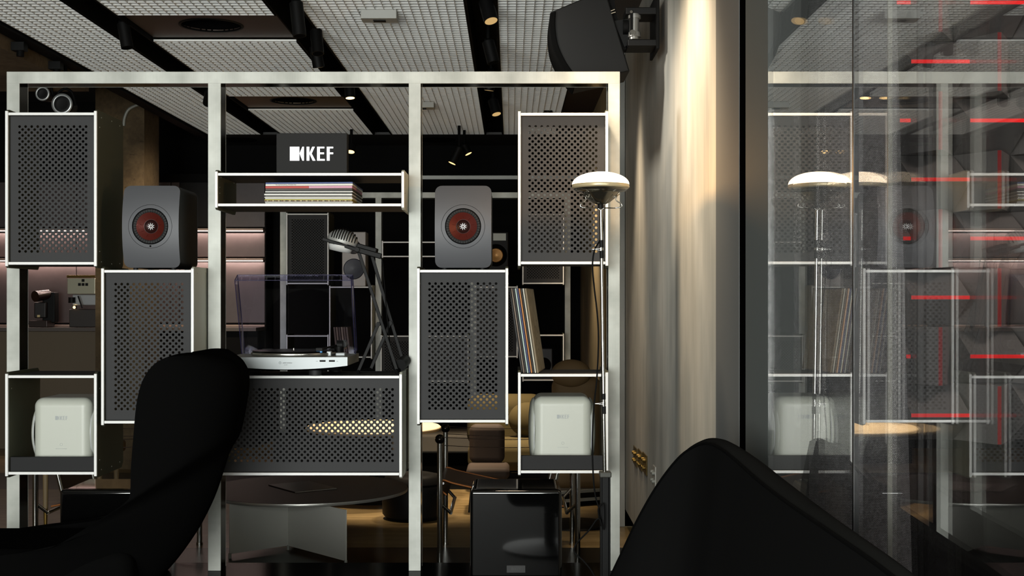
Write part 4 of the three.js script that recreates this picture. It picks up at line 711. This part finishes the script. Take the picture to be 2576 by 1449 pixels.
// ---------------------------------------------------------------- studio behind the glass
const ZS = 3.6, XS = 3.4;
struct('wall_studio_left', bx(XW + .0801, .74, 0, 3.1, -4.0, -3.16), m.black);
struct('wall_studio_right', bx(XS, XS + .1, 0, 3.1, -4.0, -.3), m.black);
struct('wall_studio_front', bx(XW + .08, XS, 0, 3.1, -.4, -.3), m.black);
struct('ceiling_studio', bx(XW + .085, XS, 2.9, 2.95, -4.0, -.4), m.black);
struct('floor_studio', bx(XW + .085, XS, 0, .012, -4.0, -.4), mat(0x1a0507, .8));
{ const t = new THREE.Group(); t.name = 'wall_studio_back'; t.userData.kind = 'structure'; scene.add(t);
  const zb = ZS, p = 143 * zb / F, dep = zb - zb / 1.0377, fw = .0115;
  obj('backing', bx(XW + .081, XS, 0, 2.9, -zb - .1, -zb), m.black, t);
  const tri = new THREE.Shape(); tri.moveTo(-p / 2 + .0006, 0); tri.lineTo(p / 2 - .0006, 0); tri.lineTo(fw / 2, dep); tri.lineTo(-fw / 2, dep); tri.closePath();
  const prismV = ext(tri, p - .001).rotateX(Math.PI / 2).translate(0, p / 2 - .0005, 0);   // ridge upright, standing out towards +z
  const prismH = prismV.clone().rotateZ(Math.PI / 2), ledV = bx(-fw / 2 + .0008, fw / 2 - .0008, -p / 2 + .001, p / 2 - .001, dep, dep + .001), ledH = ledV.clone().rotateZ(Math.PI / 2);
  const pv = prep(prismV), ph = prep(prismH), lv = prep(ledV), lh = prep(ledH), dim = glow(0xd8101a, .28), mid = glow(0xff1018, .8);
  for (let c = 0; c < 10; c++) for (let r = 0; r < 8; r++) {
    const cx = X(2112 + 143 * c + 71.5, zb), cy = Y(-38 + 143 * r + 71.5, zb), hor = (c + r) % 2 === 0;
    const b = new THREE.Mesh(hor ? ph : pv, m.facet); b.name = 'acoustic_tile'; b.position.set(cx, cy, -zb); t.add(b); b.castShadow = b.receiveShadow = true;
    const l = new THREE.Mesh(hor ? lh : lv, hor ? (r < 3 ? m.red : mid) : dim); l.name = 'led_strip'; b.add(l);
  }
  for (const [c, r] of [[1, 1], [2, 0], [2, 2], [1, 3], [2, 4], [1, 5], [2, 6], [1, 7]]) { const x = X(2112 + 143 * c + 71.5, zb), y = Y(-38 + 143 * r + 71.5, zb); rectLight(0xff1018, .5, p - .003, fw - .002, [x, y, -zb + dep + .002], [x, y, 0]); }
}
{ const z = 3.3, t = thing('fabric_curtain', 'grey dotted fabric screen standing upright behind the glass', 'curtain', [0, 0, -z]);
  obj('cloth', grid(40, 30, (u, v) => { const y = .02 + 2.85 * v, x0 = .76, x1 = X(2301, z) - (X(2301, z) - X(2263, z)) * (y - Y(1425, z)) / (Y(0, z) - Y(1425, z)), x = x0 + (x1 - x0) * u; return [x, y, .05 * Math.sin(u * 2.6) - .05 * u]; }), mat(0xd8d8da, .95, 0, { map: fabricMap, side: THREE.DoubleSide }), t);
  obj('hem_bar', rod([.76, 2.87, 0], [X(2260, z), 2.87, -.03], .01), m.black, t); }
rectLight(0xfff1e6, 45, .5, .5, [2.35, 2.78, -2.1], [2.0, 0, -2.7]);  // out of view, placed to light the studio tiles and cloth
{ const t = thing('unseen_studio_light', 'unseen square ceiling light placed to light the tiles in the studio behind the glass, out of the picture', 'ceiling light', [2.35, 2.80, -2.1]); obj('diffuser', bx(-.25, .25, .0, .004, -.25, .25), glow(0xfff1e6, 1), t); obj('housing', bx(-.27, .27, .005, .05, -.27, .27), m.black, t); }

// ---------------------------------------------------------------- room spots (fittings are the track spotlights above and the ones listed here, mostly unseen, placed to light wall, floor and bar)
const ROOM_SPOTS = [
  [[.0, 2.60, -4.38], [XW, 1.84, -4.48], 10, .78, WARM, 'unseen black wall-washing spotlight near the steel jambs', .6],
  [[-.3, 2.6, -4.95], [XW, 1.55, -5.35], 4.5, .85, 0xfaf3e6, 'unseen black spotlight above the frame placed to light the plaster wall, out of the picture', .5],  // out of view, placed to brighten the wall between the scallops
  [[.36, 2.62, -6.3], [XW, 1.0, -6.35], 9, .36, WARM, 'unseen black wall-washing spotlight hidden behind the wall speaker', .6],
  [[.30, 2.62, -9.6], [XW, 1.2, -9.6], 16, .5, WARM, 'unseen black wall-washing spotlight at the far end of the plaster wall', .6],
  [[-.14, 2.60, -8.1], [-.42, 0, -8.4], 50, .5, WARM, 'black spotlight over the strap-armed chair', .5],
  [[-1.06, 2.60, -8.4], [-.9, .47, -8.1], 24, .30, WARM, 'black downlight with a bright warm lens seen through the middle bay', 5],
  [[-1.10, 2.60, -7.3], [-.72, 0, -8.0], 26, .34, WARM, 'black spotlight in the second channel aimed past the low round table', .4],
  [[-2.05, 2.60, -8.6], [-3.1, .9, -11.2], 14, .5, WARM, 'unseen black spotlight placed to light the bar counter', .5],  // unseen, placed to light the counter
];
for (const [p, to, k, a, c, label, lens] of ROOM_SPOTS) {
  spotLight(c, k, p, to, a, 1, 4);
  const d = v3(to).sub(v3(p)).normalize(), q = v3(p).addScaledVector(d, -.13); spotFitting(label, [q.x, q.y, q.z], [d.x, d.y, d.z], .12, .034, lens);
}
scene.traverse(o => { if (o.isMesh) { o.castShadow = true; o.receiveShadow = true; } });
renderer.render(scene, camera);
